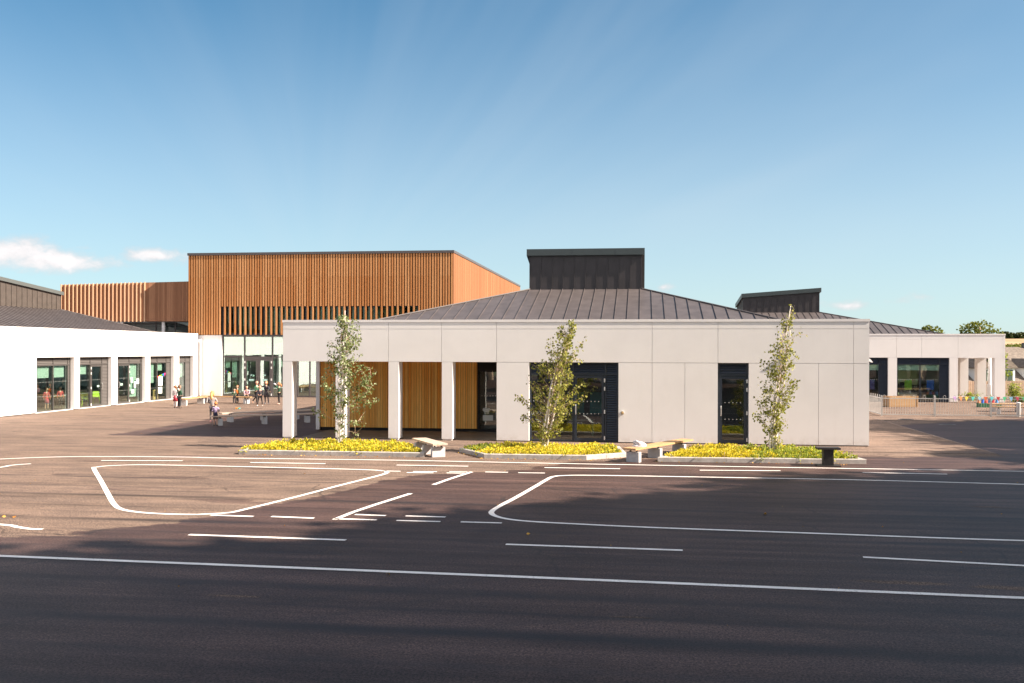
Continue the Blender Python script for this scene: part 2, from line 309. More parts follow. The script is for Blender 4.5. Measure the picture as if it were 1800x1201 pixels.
PATCH = [(15.35, -18.72, .75, .13), (16.9, -18.85, .8, .16), (12.0, -20.9, .3, .05), (7.2, -20.6, .5, .06)]
def asphalt(name, dry, damp, region):
    m = bpy.data.materials.new(name); m.use_nodes = True; nt = m.node_tree; bs = nt.nodes['Principled BSDF']
    tc = N(nt, 'ShaderNodeTexCoord').outputs['Object']; sp = N(nt, 'ShaderNodeSeparateXYZ'); lk(nt, tc, sp.inputs[0])
    X, Y = sp.outputs[0], sp.outputs[1]
    ragged = noise(nt, scalev(nt, tc, (.45, 2.2, 1)), 1.1, 6, .62, .3)
    rg = mth(nt, 'MULTIPLY', mth(nt, 'SUBTRACT', ragged, .5), 2.6)
    wet_shade = None
    if 'A' in region:    # front edge of the drying yard, as y over x
        fc = N(nt, 'ShaderNodeFloatCurve'); cv = fc.mapping.curves[0]
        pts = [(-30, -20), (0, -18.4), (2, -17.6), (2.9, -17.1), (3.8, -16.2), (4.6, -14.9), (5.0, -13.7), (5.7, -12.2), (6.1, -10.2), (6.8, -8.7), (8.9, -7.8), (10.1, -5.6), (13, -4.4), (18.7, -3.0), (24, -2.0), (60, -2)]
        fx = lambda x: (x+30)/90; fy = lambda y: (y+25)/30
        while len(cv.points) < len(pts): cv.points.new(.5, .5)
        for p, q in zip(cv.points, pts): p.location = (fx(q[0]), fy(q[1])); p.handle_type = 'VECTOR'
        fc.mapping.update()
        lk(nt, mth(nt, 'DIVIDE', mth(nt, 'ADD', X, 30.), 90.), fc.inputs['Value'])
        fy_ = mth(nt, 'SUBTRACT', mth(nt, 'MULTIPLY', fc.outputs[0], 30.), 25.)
        wet_shade = sstep(nt, mth(nt, 'ADD', mth(nt, 'SUBTRACT', fy_, Y), rg), -.06, .08)
        # carriageway right of the kerb line
        w2 = mth(nt, 'MULTIPLY', sstep(nt, mth(nt, 'ADD', X, mth(nt, 'MULTIPLY', rg, .4)), 22.2, 22.35),
                 mth(nt, 'SUBTRACT', 1.0, sstep(nt, mth(nt, 'ADD', mth(nt, 'ADD', Y, mth(nt, 'MULTIPLY', rg, .9)), mth(nt, 'MULTIPLY', mth(nt, 'SUBTRACT', 27., X), .75)), 13.0, 13.3)))
        wet_shade = mth(nt, 'MAXIMUM', wet_shade, w2)
        w5 = mth(nt, 'MULTIPLY', sstep(nt, mth(nt, 'ADD', X, mth(nt, 'MULTIPLY', rg, .8)), -6.5, -6.3), mth(nt, 'MULTIPLY', sstep(nt, mth(nt, 'ADD', Y, mth(nt, 'MULTIPLY', rg, .15)), .1, .25), mth(nt, 'SUBTRACT', 1.0, sstep(nt, mth(nt, 'SUBTRACT', mth(nt, 'ADD', Y, mth(nt, 'MULTIPLY', rg, .8)), mth(nt, 'MULTIPLY', X, .9)), 20.0, 20.3))))  # damp tone laid over the pavilion's cast shadow, deepening the shade in the colour
        w5 = mth(nt, 'MULTIPLY', w5, mth(nt, 'SUBTRACT', 1.0, sstep(nt, X, 18, 19)))
        wet_shade = mth(nt, 'MAXIMUM', wet_shade, w5)
        w3 = mth(nt, 'MULTIPLY', sstep(nt, noise(nt, scalev(nt, tc, (.3, 1.3, 1), 0, (3, 7, 0)), 1.0, 5, .6, .2), .60, .63), .6)
        wet_shade = mth(nt, 'MAXIMUM', wet_shade, mth(nt, 'MULTIPLY', w3, sstep(nt, X, -4, -2)))
        dp = sstep(nt, noise(nt, scalev(nt, tc, (.35, 1.6, 1), 0, (11, 3, 0)), .7, 5, .6, .2), .67, .69)
        dp = mth(nt, 'MULTIPLY', dp, sstep(nt, mth(nt, 'SUBTRACT', X, mth(nt, 'MULTIPLY', Y, -.2)), 11., 12.5))
        wet_shade = mth(nt, 'SUBTRACT', wet_shade, mth(nt, 'MULTIPLY', dp, .55), clamp=True)
        rg2 = mth(nt, 'MULTIPLY', mth(nt, 'SUBTRACT', noise(nt, scalev(nt, tc, (.8, 2.6, 1)), 2.2, 7, .7, .4), .5), 3.2)
        for (px_, py_, rx_, ry_) in PATCH:     # a few dried-out patches in the damp tarmac
            ex = mth(nt, 'DIVIDE', mth(nt, 'SUBTRACT', X, px_), rx_); ey = mth(nt, 'DIVIDE', mth(nt, 'SUBTRACT', Y, py_), ry_)
            q_ = mth(nt, 'ADD', mth(nt, 'SUBTRACT', 1.0, mth(nt, 'ADD', mth(nt, 'MULTIPLY', ex, ex), mth(nt, 'MULTIPLY', ey, ey))), rg2)
            wet_shade = mth(nt, 'SUBTRACT', wet_shade, mth(nt, 'MULTIPLY', sstep(nt, q_, .35, .5), .7), clamp=True)
    else:
        wet_shade = sstep(nt, noise(nt, scalev(nt, tc, (.28, 1.2, 1), 0, (3, 2, 0)), .9, 5, .6, .2), .56, .59)
        wet_shade = mth(nt, 'MULTIPLY', wet_shade, .6)
        shade = sstep(nt, X, 19.2, 20.0); wet_shade = mth(nt, 'MULTIPLY', wet_shade, shade)
        wet_shade = mth(nt, 'MAXIMUM', wet_shade, mth(nt, 'MULTIPLY', sstep(nt, mth(nt, 'ADD', Y, mth(nt, 'MULTIPLY', rg, .08)), .25, .4), mth(nt, 'SUBTRACT', 1.0, sstep(nt, X, 18, 19))))  # loggia floor darkened likewise: shade put into the colour with the damp tone
    mott = noise(nt, scalev(nt, tc, (.25, 1.0, 1)), .55, 6, .6, .4)
    streak = noise(nt, scalev(nt, tc, (.05, 1.7, 1), R(-1.2)), 1.2, 4, .6)
    grain = noise(nt, tc, 38, 3, .8)
    g2 = noise(nt, tc, 15, 4, .65)
    blot = noise(nt, scalev(nt, tc, (.7, 1.6, 1), .2), .9, 7, .68, .5)
    c = mixc(nt, wet_shade, dry, damp)
    c = mixc(nt, 1.0, c, mixc(nt, sstep(nt, mott, .25, .75), (.84,)*3, (1.10,)*3), 'MULTIPLY')
    c = mixc(nt, 1.0, c, mixc(nt, sstep(nt, streak, .32, .68), mixc(nt, wet_shade, (.88,)*3, (.68,)*3), mixc(nt, wet_shade, (1.08,)*3, (1.24,)*3)), 'MULTIPLY')
    c = mixc(nt, 1.0, c, mixc(nt, sstep(nt, grain, .38, .62), (.36,)*3, (1.66,)*3), 'MULTIPLY')
    c = mixc(nt, 1.0, c, mixc(nt, sstep(nt, g2, .3, .7), (.82,)*3, (1.18,)*3), 'MULTIPLY')
    c = mixc(nt, 1.0, c, mixc(nt, sstep(nt, blot, .35, .68), (.80, .80, .82), (1.16, 1.13, 1.10)), 'MULTIPLY')
    if 'A' in region:   # tyre arcs, fine cracks and scuffs
        arc = None
        for (ax_, ay_, ar_, aw_, ak_) in ((4, -32, 14.6, .10, .30), (4, -32, 16.1, .10, .30), (19, -34, 17.2, .12, .30), (19, -34, 18.8, .12, .30), (30, -2, 16.4, .09, .28), (30, -2, 17.8, .09, .28), (-2, 8, 15.0, .09, .18), (-2, 8, 16.5, .09, .18), (13, -26, 5.2, .10, .25), (13, -26, 6.5, .10, .25)):
            ex = mth(nt, 'SUBTRACT', X, ax_); ey = mth(nt, 'SUBTRACT', Y, ay_)
            d_ = mth(nt, 'ABSOLUTE', mth(nt, 'SUBTRACT', mth(nt, 'SQRT', mth(nt, 'ADD', mth(nt, 'MULTIPLY', ex, ex), mth(nt, 'MULTIPLY', ey, ey))), ar_))
            g_ = mth(nt, 'MULTIPLY', mth(nt, 'SUBTRACT', 1.0, sstep(nt, d_, aw_*.4, aw_*1.5)), ak_); arc = g_ if arc is None else mth(nt, 'MAXIMUM', arc, g_)
        arc = mth(nt, 'MULTIPLY', arc, sstep(nt, noise(nt, scalev(nt, tc, (.35, .35, 1), 0, (5, 9, 0)), 1, 4), .38, .62))
        c = mixc(nt, arc, c, (.030, .025, .025))
        vo = N(nt, 'ShaderNodeTexVoronoi', feature='DISTANCE_TO_EDGE', inp={'Scale': .35})
        wv = N(nt, 'ShaderNodeTexNoise', inp={'Scale': 1.2, 'Detail': 4}); lk(nt, tc, wv.inputs['Vector'])
        av = N(nt, 'ShaderNodeVectorMath', operation='MULTIPLY_ADD'); lk(nt, wv.outputs['Color'], av.inputs[0]); av.inputs[1].default_value = (.9, .9, 0); lk(nt, tc, av.inputs[2]); lk(nt, av.outputs[0], vo.inputs['Vector'])
        crk = mth(nt, 'MULTIPLY', mth(nt, 'SUBTRACT', 1.0, sstep(nt, vo.outputs['Distance'], .003, .012)), mth(nt, 'MULTIPLY', sstep(nt, noise(nt, tc, .22, 2), .50, .62), .55))
        c = mixc(nt, crk, c, (.02, .017, .017))
        scf = mth(nt, 'MULTIPLY', sstep(nt, noise(nt, scalev(nt, tc, (.5, 3.0, 1), .35, (2, 5, 0)), 1.6, 6, .7, .3), .66, .74), .28)
        c = mixc(nt, scf, c, (.20, .15, .125))
    if 'A' in region:   # paving-lane seams
        wobY = mth(nt, 'ADD', mth(nt, 'ADD', Y, mth(nt, 'MULTIPLY', X, .022)), mth(nt, 'MULTIPLY', noise(nt, scalev(nt, tc, (.25, .25, 1)), 1, 3), .28))
        seam = None
        for y0, w, k in ((-13.0, .13, .55), (-15.65, .13, .6), (-19.85, .16, .45), (-21.55, .18, .6), (-10.4, .10, .4), (-17.9, .07, .25), (-23.6, .2, .35), (-9.1, .07, .35), (-11.8, .07, .3), (-12.3, .05, .35), (-14.3, .06, .3), (-14.9, .05, .25), (-16.6, .05, .3), (-17.3, .05, .3), (-18.6, .05, .25), (-20.7, .07, .3), (-22.6, .09, .3), (-25.0, .12, .3), (-8.0, .04, .3), (-7.0, .04, .25), (-3.05, .05, .4), (-26.5, .2, .5), (4.9, .06, .35), (9.6, .05, .3)):
            d = mth(nt, 'ABSOLUTE', mth(nt, 'SUBTRACT', wobY, y0+.14))
            sg = mth(nt, 'MULTIPLY', mth(nt, 'SUBTRACT', 1.0, sstep(nt, d, w*.15, w*1.6)), k)
            seam = sg if seam is None else mth(nt, 'MAXIMUM', seam, sg)
        seam = mth(nt, 'MULTIPLY', seam, mth(nt, 'ADD', .35, sstep(nt, noise(nt, scalev(nt, tc, (.3, .3, 1)), 1, 3), .3, .6)), clamp=True)
        c = mixc(nt, seam, c, (.022, .019, .021))
    lk(nt, c, bs.inputs['Base Color'])
    ro = mth(nt, 'SUBTRACT', .93, mth(nt, 'MULTIPLY', wet_shade, .36)); lk(nt, ro, bs.inputs['Roughness'])
    bs.inputs['Specular IOR Level'].default_value = .16
    bp = N(nt, 'ShaderNodeBump', inp={'Strength': .35, 'Distance': .008}); lk(nt, mth(nt, 'ADD', grain, mth(nt, 'MULTIPLY', g2, .8)), bp.inputs['Height']); lk(nt, bp.outputs[0], bs.inputs['Normal'])
    return m
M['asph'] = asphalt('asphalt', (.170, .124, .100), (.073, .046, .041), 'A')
M['pave'] = asphalt('pavement_asphalt', (.162, .118, .096), (.080, .052, .045), 'B')
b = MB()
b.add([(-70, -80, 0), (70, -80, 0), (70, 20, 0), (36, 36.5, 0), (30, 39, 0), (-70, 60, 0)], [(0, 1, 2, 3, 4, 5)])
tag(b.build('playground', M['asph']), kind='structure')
b = MB()
b.add([(-2.2, -1.7, .004), (22.25, -1.7, .004), (22.25, 14.2, .004), (19.3, 14.2, .004), (-2.2, 14.2, .004)], [(0, 1, 2, 3, 4)])
tag(b.build('pavement', M['pave']), kind='structure')
b = MB()
for x in range(24): b.box(-2.2+x*1.019, -2.2+x*1.019+1.01, -1.76, -1.71, -.05, .012)
for y in range(16): b.box(22.26, 22.31, -1.7+y*.99, -1.7+y*.99+.982, -.05, .012)
tag(b.build('edging_kerb', solid('edging', (.17, .13, .115), .9, var=.25, vscale=4)), kind='structure')

# painted markings, as strips on the asphalt
b = MB()
def strip(pts, w, z=.006, n=1):
    P = [Vector(p) for p in pts]
    if n > 1:   # smooth by Catmull-Rom
        Q = []
        for i in range(len(P)-1):
            p0, p1, p2, p3 = P[max(i-1, 0)], P[i], P[i+1], P[min(i+2, len(P)-1)]
            for k in range(n):
                u = k/n; Q.append(.5*((2*p1)+(p2-p0)*u+(2*p0-5*p1+4*p2-p3)*u*u+(3*p1-p0-3*p2+p3)*u**3))
        P = Q+[P[-1]]
    v = []
    for i, p in enumerate(P):
        d = (P[min(i+1, len(P)-1)]-P[max(i-1, 0)]); d.z = 0; d.normalize(); a = Vector((-d.y, d.x, 0))*w/2
        v += [(p.x+a.x, p.y+a.y, z), (p.x-a.x, p.y-a.y, z)]
    b.add(v, [(2*i, 2*i+1, 2*i+3, 2*i+2) for i in range(len(P)-1)])
def S_(w, *px, n=1): strip([G(*p) for p in px], w, n=n)
L = .105
strip([(-6, -18.55, 0), (2.86, -18.88, 0), (10.36, -19.12, 0), (16.66, -19.37, 0), (30, -19.7, 0)], .12)
S_(L, (332, 940.5), (608, 950)); S_(L, (889, 957.5), (1200, 968)); strip([G(1517, 980), G(1800, 995), G(1800, 995)+Vector((4, -.2, 0))], L)
# near right loop
S_(L, (2300, 962), (1800, 951), (1400, 937), (1150, 928), (1000, 921), (930, 917), (893, 913), (872, 908), (864, 903), (866, 898), (880, 889), (905, 876), (940, 856), (962, 843), (972, 838.5), (990, 836.5), (1040, 836), (1200, 838.5), (1500, 844), (1800, 852), (2300, 866), n=6)
# near left loop
S_(L, (345, 905), (400, 902), (430, 896), (520, 874), (600, 853), (660, 838), (677, 833), (680, 830), (668, 827.5), (620, 825.5), (500, 822.5), (350, 819), (250, 817.5), (195, 819), (170, 821.5), (165, 824), (177, 845), (190, 869), (200, 886), (212, 895), (240, 900.5), (290, 904), (345, 905), n=5)
S_(L, (-400, 830), (-100, 814), (0, 807.5), (100, 803.7), (200, 803), (330, 804), (400, 805.7), (700, 809.5), (1000, 815.5), (1400, 822.5), (1800, 829), (2300, 838), n=4)
S_(L, (178, 810), (321, 810.3)); S_(L, (440, 813.5), (572, 815.5)); S_(L, (697, 818), (823, 820)); S_(L, (957, 822.5), (1090, 824.5)); S_(L, (1230, 827), (1372, 828)); S_(L, (1516, 831), (1665, 834)); S_(L, (1840, 838), (2000, 841))
S_(L, (-200, 835), (-60, 827.5), (0, 822), (20, 818.3), (54, 815.7), n=4)
S_(L, (-160, 915), (0, 922.5), (30, 927), (55, 930.5), (75, 931), n=4)
S_(L, (588, 914), (620, 901), (660, 887.5), (722, 868)); S_(L, (762, 852.5), (790, 842.5), (829, 830))
for a, c, y1, y2 in ((370, 445, 906, 908.5), (477, 552, 908.5, 911.5), (588, 662, 912.5, 914.5), (697, 774, 915.5, 917.5), (810, 882, 918, 920)): S_(.10, (a, y1), (c, y2))
S_(.10, (624, 905), (678, 907)); S_(.10, (713, 907.5), (783, 909.5))
for a, c, y1 in ((670, 704, 828.3), (715, 762, 831.2), (726, 768, 829.2), (785, 820, 831.8), (790, 822, 829.6), (853, 893, 830.2), (911, 958, 831.5)): S_(.10, (a, y1), (c, y1+.6))
S_(.09, (1466, 794.5), (1477, 794.8))
nt = M['paint'].node_tree; bs = nt.nodes['Principled BSDF']; tc = N(nt, 'ShaderNodeTexCoord').outputs['Object']; old = bs.inputs['Base Color'].links[0].from_socket
wr = mth(nt, 'MULTIPLY', sstep(nt, noise(nt, tc, 30, 4, .7), .54, .66), sstep(nt, noise(nt, tc, 1.1, 4, .6), .38, .66))
lk(nt, mixc(nt, mth(nt, 'MULTIPLY', wr, .75), old, (.13, .10, .09)), bs.inputs['Base Color'])
tag(b.build('lane_markings', M['paint']), kind='structure')

# ------------------------------------------------------------------ glazing helpers (in a building's own frame, facade on y=0 facing -y)
def louvres(mb, x0, x1, z0, z1, y, pitch=.075):
    mb.box(x0, x1, y+.035, y+.05, z0, z1)
    n = max(1, int((z1-z0)/pitch)); p = (z1-z0)/n
    for i in range(n):
        z = z0+i*p
        mb.hexa([(x0, y, z+.008), (x1, y, z+.008), (x1, y+.034, z+p*.62), (x0, y+.034, z+p*.62)], [(x0, y, z+.022), (x1, y, z+.022), (x1, y+.034, z+p*.80), (x0, y+.034, z+p*.80)])
def dots(mb, x0, x1, zz, y, step=.11, s=.028):
    n = int((x1-x0)/step)
    for z in zz:
        for i in range(n):
            x = x0+(x1-x0)*(i+.5)/n; mb.box(x-s/2, x+s/2, y-.002, y, z-s/2, z+s/2)
def handle(mb, x, y, z0, z1, r=.016):
    mb.tube([(x, y, z0), (x, y-.07, z0), (x, y-.075, z0+.03), (x, y-.075, z1-.03), (x, y-.07, z1), (x, y, z1)], r, 8)
def unit(P, x0, x1, cells, z0=.02, z1=2.6, zt=2.22, y=.14, fm='navy', lm='louvre', gm='glass', fw=.05, zl=None, head='l', dd=(1.42,)):
    """one window unit; cells = [(width fraction boundary x, kind)] with kind g glass, l louvre, dl / dr door (handle left / right)"""
    f = MB(); xs_ = [x0]+[c[0] for c in cells]
    f.box(x0, x1, y, y+.09, z1-fw, z1); f.box(x0, x1, y, y+.09, z0, z0+fw)
    f.box(x0, x1, y+.001, y+.088, zt-fw*.6, zt+fw*.6)
    for i, x in enumerate(xs_):
        a = x if i == 0 else x-fw/2; c = x+fw if i == 0 else x+fw/2
        if i == len(xs_)-1: a, c = x-fw, x
        f.box(a, c, y-.004, y+.086, z0, z1)
    fr = f.build('window_frame', M[fm], P)
    lou = MB()
    for i, (xe, kd) in enumerate(cells):
        a, c = xs_[i]+fw*.6, xe-fw*.6
        if head == 'l': louvres(lou, a, c, zt+fw*.6, z1-fw, y+.01)
        else: MB().box(a, c, y+.035, y+.045, zt+fw*.6, z1-fw).build('pane', M[gm], fr)
        if kd == 'l': louvres(lou, a, c, z0+fw, zt-fw*.6, y+.01)
        elif kd == 'g':
            pn = MB().box(a, c, y+.035, y+.045, z0+fw, zt-fw*.6).build('pane', M[gm], fr)
            d = MB(); dots(d, a+.03, c-.03, dd, y+.034); tag(d.build('glass_dots', M['dot'] if gm == 'glassL' else M['poster'], fr), kind=None)
        elif kd[0] == 'd':
            e = MB(); w = .085; za, zb = z0+.02, zt-fw*.6-.012
            e.box(a+.01, c-.01, y-.012, y+.05, za, za+w*1.15); e.box(a+.01, c-.01, y-.012, y+.05, zb-w, zb)
            e.box(a+.01, a+.01+w, y-.0118, y+.0498, za+w*1.15, zb-w); e.box(c-.01-w, c-.01, y-.0118, y+.0498, za+w*1.15, zb-w)
            dr = e.build('door', M[fm], P)
            MB().box(a+.01+w, c-.01-w, y+.015, y+.025, za+w*1.15, zb-w).build('pane', M[gm], dr)
            d = MB(); dots(d, a+.13, c-.13, dd, y+.014); d.build('glass_dots', M['dot'] if gm == 'glassL' else M['poster'], dr)
            hx = a+.06 if kd[1] == 'l' else c-.06; ox = c+.005 if kd[1] == 'l' else a-.005
            h = MB(); handle(h, hx, y-.012, .92, 1.22); h.build('handle', M['steel'], dr)
            h = MB()
            for hz in (.15, 1.0, 1.75, 2.02): h.box(ox-.02, ox+.02, y-.045, y-.013, hz-.06, hz+.06)
            h.each('hinge', M['hinge'], dr)
    if lou.v: lou.build('louvre_panel', M[lm], P)
    return fr

def roof_faces(Wd, Dp, z0, lx0, lx1, ly0, ly1, zb, inset=.3, pitch=.44):
    """hipped standing-seam roof up to the lantern"""
    A = [(inset, inset, z0), (Wd-inset, inset, z0), (Wd-inset, Dp-inset, z0), (inset, Dp-inset, z0)]
    B = [(lx0, ly0, zb), (lx1, ly0, zb), (lx1, ly1, zb), (lx0, ly1, zb)]
    A = [Vector(p) for p in A]; B = [Vector(p) for p in B]
    m = MB(); m.add(A+B, [(0, 1, 5, 4), (1, 2, 6, 5), (2, 3, 7, 6), (3, 0, 4, 7)])
    sm_ = MB()
    for k in range(4):
        a, a2, c, c2 = A[k], A[(k+1) % 4], B[k], B[(k+1) % 4]
        e = (a2-a).normalized(); n = (a2-a).cross(c-a).normalized(); ln = (a2-a).length
        s0, s1 = (c-a).dot(e), (c2-a).dot(e); up = (c-a)-e*s0
        x = pitch*.5
        while x < ln:
            if x < s0: u = x/s0
            elif x > s1: u = (ln-x)/(ln-s1)
            else: u = 1
            p, q = a+e*x, a+e*x+up*u
            h = n*.035; w = e*.011
            sm_.hexa([p-w, p+w, q+w, q-w], [p-w*.7+h, p+w*.7+h, q+w*.7+h, q-w*.7+h])
            x += pitch
        sm_.tube([a+n*.02, c+n*.02], .035, 5)
    return m, sm_

def lantern(P, lx0, lx1, ly0, ly1, zb, zt, zfall, pitch=.445, th=.26, seam=.02, nz_=None):
    """roof lantern with a mono-pitch top; zt(x,y) gives the top of the fascia"""
    b = MB()
    c = [(lx0, ly0), (lx1, ly0), (lx1, ly1), (lx0, ly1)]
    b.add([(x, y, zb-.6) for x, y in c]+[(x, y, zt(x, y)-.1) for x, y in c], [(0, 1, 5, 4), (1, 2, 6, 5), (2, 3, 7, 6), (3, 0, 4, 7), (4, 5, 6, 7)])
    body = b.build('lantern', M['lantern'], P)
    s = MB()
    for k in range(4):
        (xa, ya), (xb, yb) = c[k], c[(k+1) % 4]; ln = math.hypot(xb-xa, yb-ya); ex, ey = (xb-xa)/ln, (yb-ya)/ln; nx_, ny_ = ey, -ex
        n = int(round(ln/pitch))
        for i in range(n+1):
            d = min(max((i-.0)*ln/n, .012), ln-.012); x, y = xa+ex*d, ya+ey*d; w = .012
            z1 = zt(x, y)-th-.01
            q = [(x-ex*w, y-ey*w), (x+ex*w, y+ey*w), (x+ex*w+nx_*seam, y+ey*w+ny_*seam), (x-ex*w+nx_*seam, y-ey*w+ny_*seam)]
            s.hexa([(*p, zb-.35) for p in q], [(*p, z1) for p in q])
    s.build('standing_seams', M['lantern'], body)
    o = .12; f = MB(); C2 = [(lx0-o, ly0-o), (lx1+o, ly0-o), (lx1+o, ly1+o), (lx0-o, ly1+o)]
    f.hexa([(x, y, zt(x, y)-th) for x, y in C2], [(x, y, zt(x, y)) for x, y in C2])
    for k in range(1, 3):
        x = lx0+(lx1-lx0)*k/2.6; f.box(x-.004, x+.004, ly0-o-.003, ly0-o, zt(x, ly0)-th+.01, zt(x, ly0)-.01)
    f.build('fascia', M['fascia'], body)

def panels(mb, rects, y0=0, th=.03, g=.006):
    for x0, x1, z0, z1 in rects: mb.box(x0+g, x1-g, y0, y0+th, z0+g, z1-g)
def shell(P, Wd, Dp, lower, zh=2.6, zp=3.69, loggia=None, upj=(), lowj=(), H=4.0):
    """white walls: fascia band over the openings, panelled front, coping. lower = [(x0,x1)] solid front walls"""
    wl = MB(); j = [0]+list(upj)+[Wd]
    for a, c in zip(j, j[1:]): panels(wl, [(a, c, zh, zp), (a, c, zp, 3.915)])
    for a, c in lower:
        cut = [a]+[q for q in lowj if a < q < c]+[c]
        for p, q in zip(cut, cut[1:]): panels(wl, [(p, q, .03, zh)])
        wl.box(a+.004, c-.004, .0295, .36, .03, zh-.001)
    wl.box(.004, Wd-.004, .0295, .36, zh+.002, 3.914)
    # sides and back
    sy0 = .36
    for (xa, xb) in ((0.0, .36), (Wd-.36, Wd)):
        side = 'L' if xa == 0 else 'R'
        if loggia and loggia[0] == side:
            wl.box(xa, xb, sy0, Dp-.36, zh+.002, 3.914); d = loggia[1]
            wl.box(xa, xb, d, Dp-.36, .03, zh)
        else: wl.box(xa, xb, sy0, Dp-.36, .03, 3.914)
    wl.box(0, Wd, Dp-.359, Dp, .03, 3.914)
    w = wl.build('wall', M['render'], P)
    cp = MB(); o = .015
    cp.box(-o, Wd+o, -o, .40, 3.915, 4.0); cp.box(-o, .40, .401, Dp-.401, 3.915, 4.0); cp.box(Wd-.40, Wd+o, .401, Dp-.401, 3.915, 4.0); cp.box(-o, Wd+o, Dp-.40, Dp+o, 3.915, 4.0)
    cp.build('coping', M['coping'], w)
    pl = MB()
    for a, c in lower: pl.box(a+.02, c-.02, .05, .34, -.02, .03)
    pl.each('plinth', solid('plinth_dark', (.12, .11, .11), .8), w)
    return w
def boards(P, x0, x1, y, z0, z1, mat_='board', w=.095, name='timber_cladding', side=False):
    b = MB(); b.box(x0, x1, y+.022, y+.06, z0, z1, 0, 1); x = x0
    while x < x1-.01:
        ww = min(w*rnd.choice((.55, .9, 1, 1, 1.15)), x1-x); b.box(x+.006, x+ww-.006, y-rnd.random()*.006, y+.021, z0, z1, rnd.random()**.9)
        x += ww
    return b.build(name, [M[mat_], M['black']], P)

# ------------------------------------------------------------------ main classroom pavilion
WD = 19.1
P = thing('classroom_pavilion', 'white pavilion behind the three planted beds, dark seamed hip roof with square lantern', 'building')
shell(P, WD, 19.1, [(7.31, 8.39), (11.29, 14.45), (15.41, WD)], upj=(1.85*2-.03, 5.47, 7.31, 12.37, 14.45, 18.62), lowj=(12.37, 13.41, 17.56, 18.62), loggia=('L', 4.0))
for x0, x1 in ((0, .33), (1.85, 2.19), (3.67, 4.02), (5.48, 5.84)):
    c = MB(); c.hexa([(x0, 0, .05), (x1, 0, .05), (x1+.02, .42, .05), (x0, .42, .05)], [(x0, 0, 2.598), (x1, 0, 2.598), (x1+.02, .42, 2.598), (x0, .42, 2.598)])
    c.box(x0+.03, x1-.03, .04, .38, -.02, .05)
    c.build('column', M['render'], P)
c = MB(); c.box(0, .14, 3.42, 3.99, .03, 2.598); c.build('column', M['render'], P)
boards(P, .145, 6.08, 3.5, .12, 2.66)
MB().box(.145, 6.08, 3.52, 3.7, .0, .119).build('plinth', M['black'], P)
sf = MB(); sf.box(.365, 7.3, .365, 3.56, 2.603, 2.66); sf.build('soffit', M['soffit'], P)
MB().box(7.31, 7.5, .36, 3.6, .03, 2.6).build('wall_return', M['render'], P)
# loggia glazing with the white sheep sticker
lg = MB(); 
for a, c in ((6.09, 6.17), (7.22, 7.30)): lg.box(a, c, 3.5, 3.6, .02, 2.6)
lg.box(6.17, 7.22, 3.501, 3.599, .02, .12); lg.box(6.17, 7.22, 3.501, 3.599, 2.2, 2.6)
lf = lg.build('window_frame', M['black'], P)
MB().box(6.17, 7.22, 3.54, 3.55, .12, 2.2).build('pane', M['glass'], lf)
d = MB(); dots(d, 6.2, 7.2, (1.33,), 3.539, .1, .035)
d.box(6.28, 6.66, 3.532, 3.537, .42, .62)
d.build('glass_dots', M['poster'], lf)
sh = MB()   # sheep: body, head, legs
def blob(mb, cx, cz, rx, rz, y, n=14, t=0):
    v = [(cx+rx*math.cos(2*math.pi*k/n), y, cz+rz*math.sin(2*math.pi*k/n)) for k in range(n)]
    v2 = [(p[0], y+.003, p[2]) for p in v]
    mb.add(v+v2, [tuple(range(n))]+[(k, k+n, (k+1) % n+n, (k+1) % n) for k in range(n)])
blob(sh, 6.42, .80, .12, .07, 3.531); blob(sh, 6.32, .82, .05, .06, 3.5305); blob(sh, 6.50, .83, .05, .05, 3.530)
for x in (6.35, 6.40, 6.46, 6.50): sh.box(x-.012, x+.012, 3.5305, 3.5335, .66, .76)
sh.build('window_sticker', M['poster'], lf)
# front units
unit(P, 8.40, 11.28, [(9.82, 'g'), (10.87, 'dl'), (11.28, 'l')], dd=(1.33, .93))
unit(P, 14.46, 15.40, [(15.40, 'dl')], dd=(1.33, .8), fw=.06)
# interior
it = MB(); it.box(.5, 18.6, .36, 8.0, .005, .015); it.build('floor', M['intfloor'], P)
it = MB(); it.box(.4, 18.7, 8.0, 8.1, .015, 3.2); it.box(7.6, 7.7, 4.0, 8.0, .015, 3.2); it.box(12.9, 13.0, .4, 8, .015, 3.2); it.each('partition', M['darkwall'], P)
it = MB(); it.box(.5, 18.6, 4.1, 8.0, 2.9, 2.95); it.box(7.6, 18.6, .37, 4.1, 2.9, 2.95); it.each('ceiling', M['intlight'], P)
it = MB()
for a in (8.7, 9.5, 10.2): it.box(a, a+.5, 3.2, 3.25, .75, 1.5)
it.each('display_board', solid('teal_display', (.02, .30, .34), .8), P)
it = MB(); it.box(8.6, 10.4, 2.2, 2.9, .55, .58)
for x in (8.65, 10.35):
    for y in (2.25, 2.85): it.box(x-.02, x+.02, y-.02, y+.02, .015, .55)
it.build('classroom_table', M['intlight'], P)
LB = dict(lx0=7.56, lx1=12.02, ly0=7.4, ly1=11.8, zb=5.43)
rf, seams = roof_faces(WD, 19.1, 3.42, **LB); r = rf.build('roof', M['roofm'], P); seams.build('standing_seams', M['roofm'], r)
lantern(P, 7.56, 12.02, 7.4, 11.8, 5.43, lambda x, y: 7.02-(y-7.4)*.25, .25)

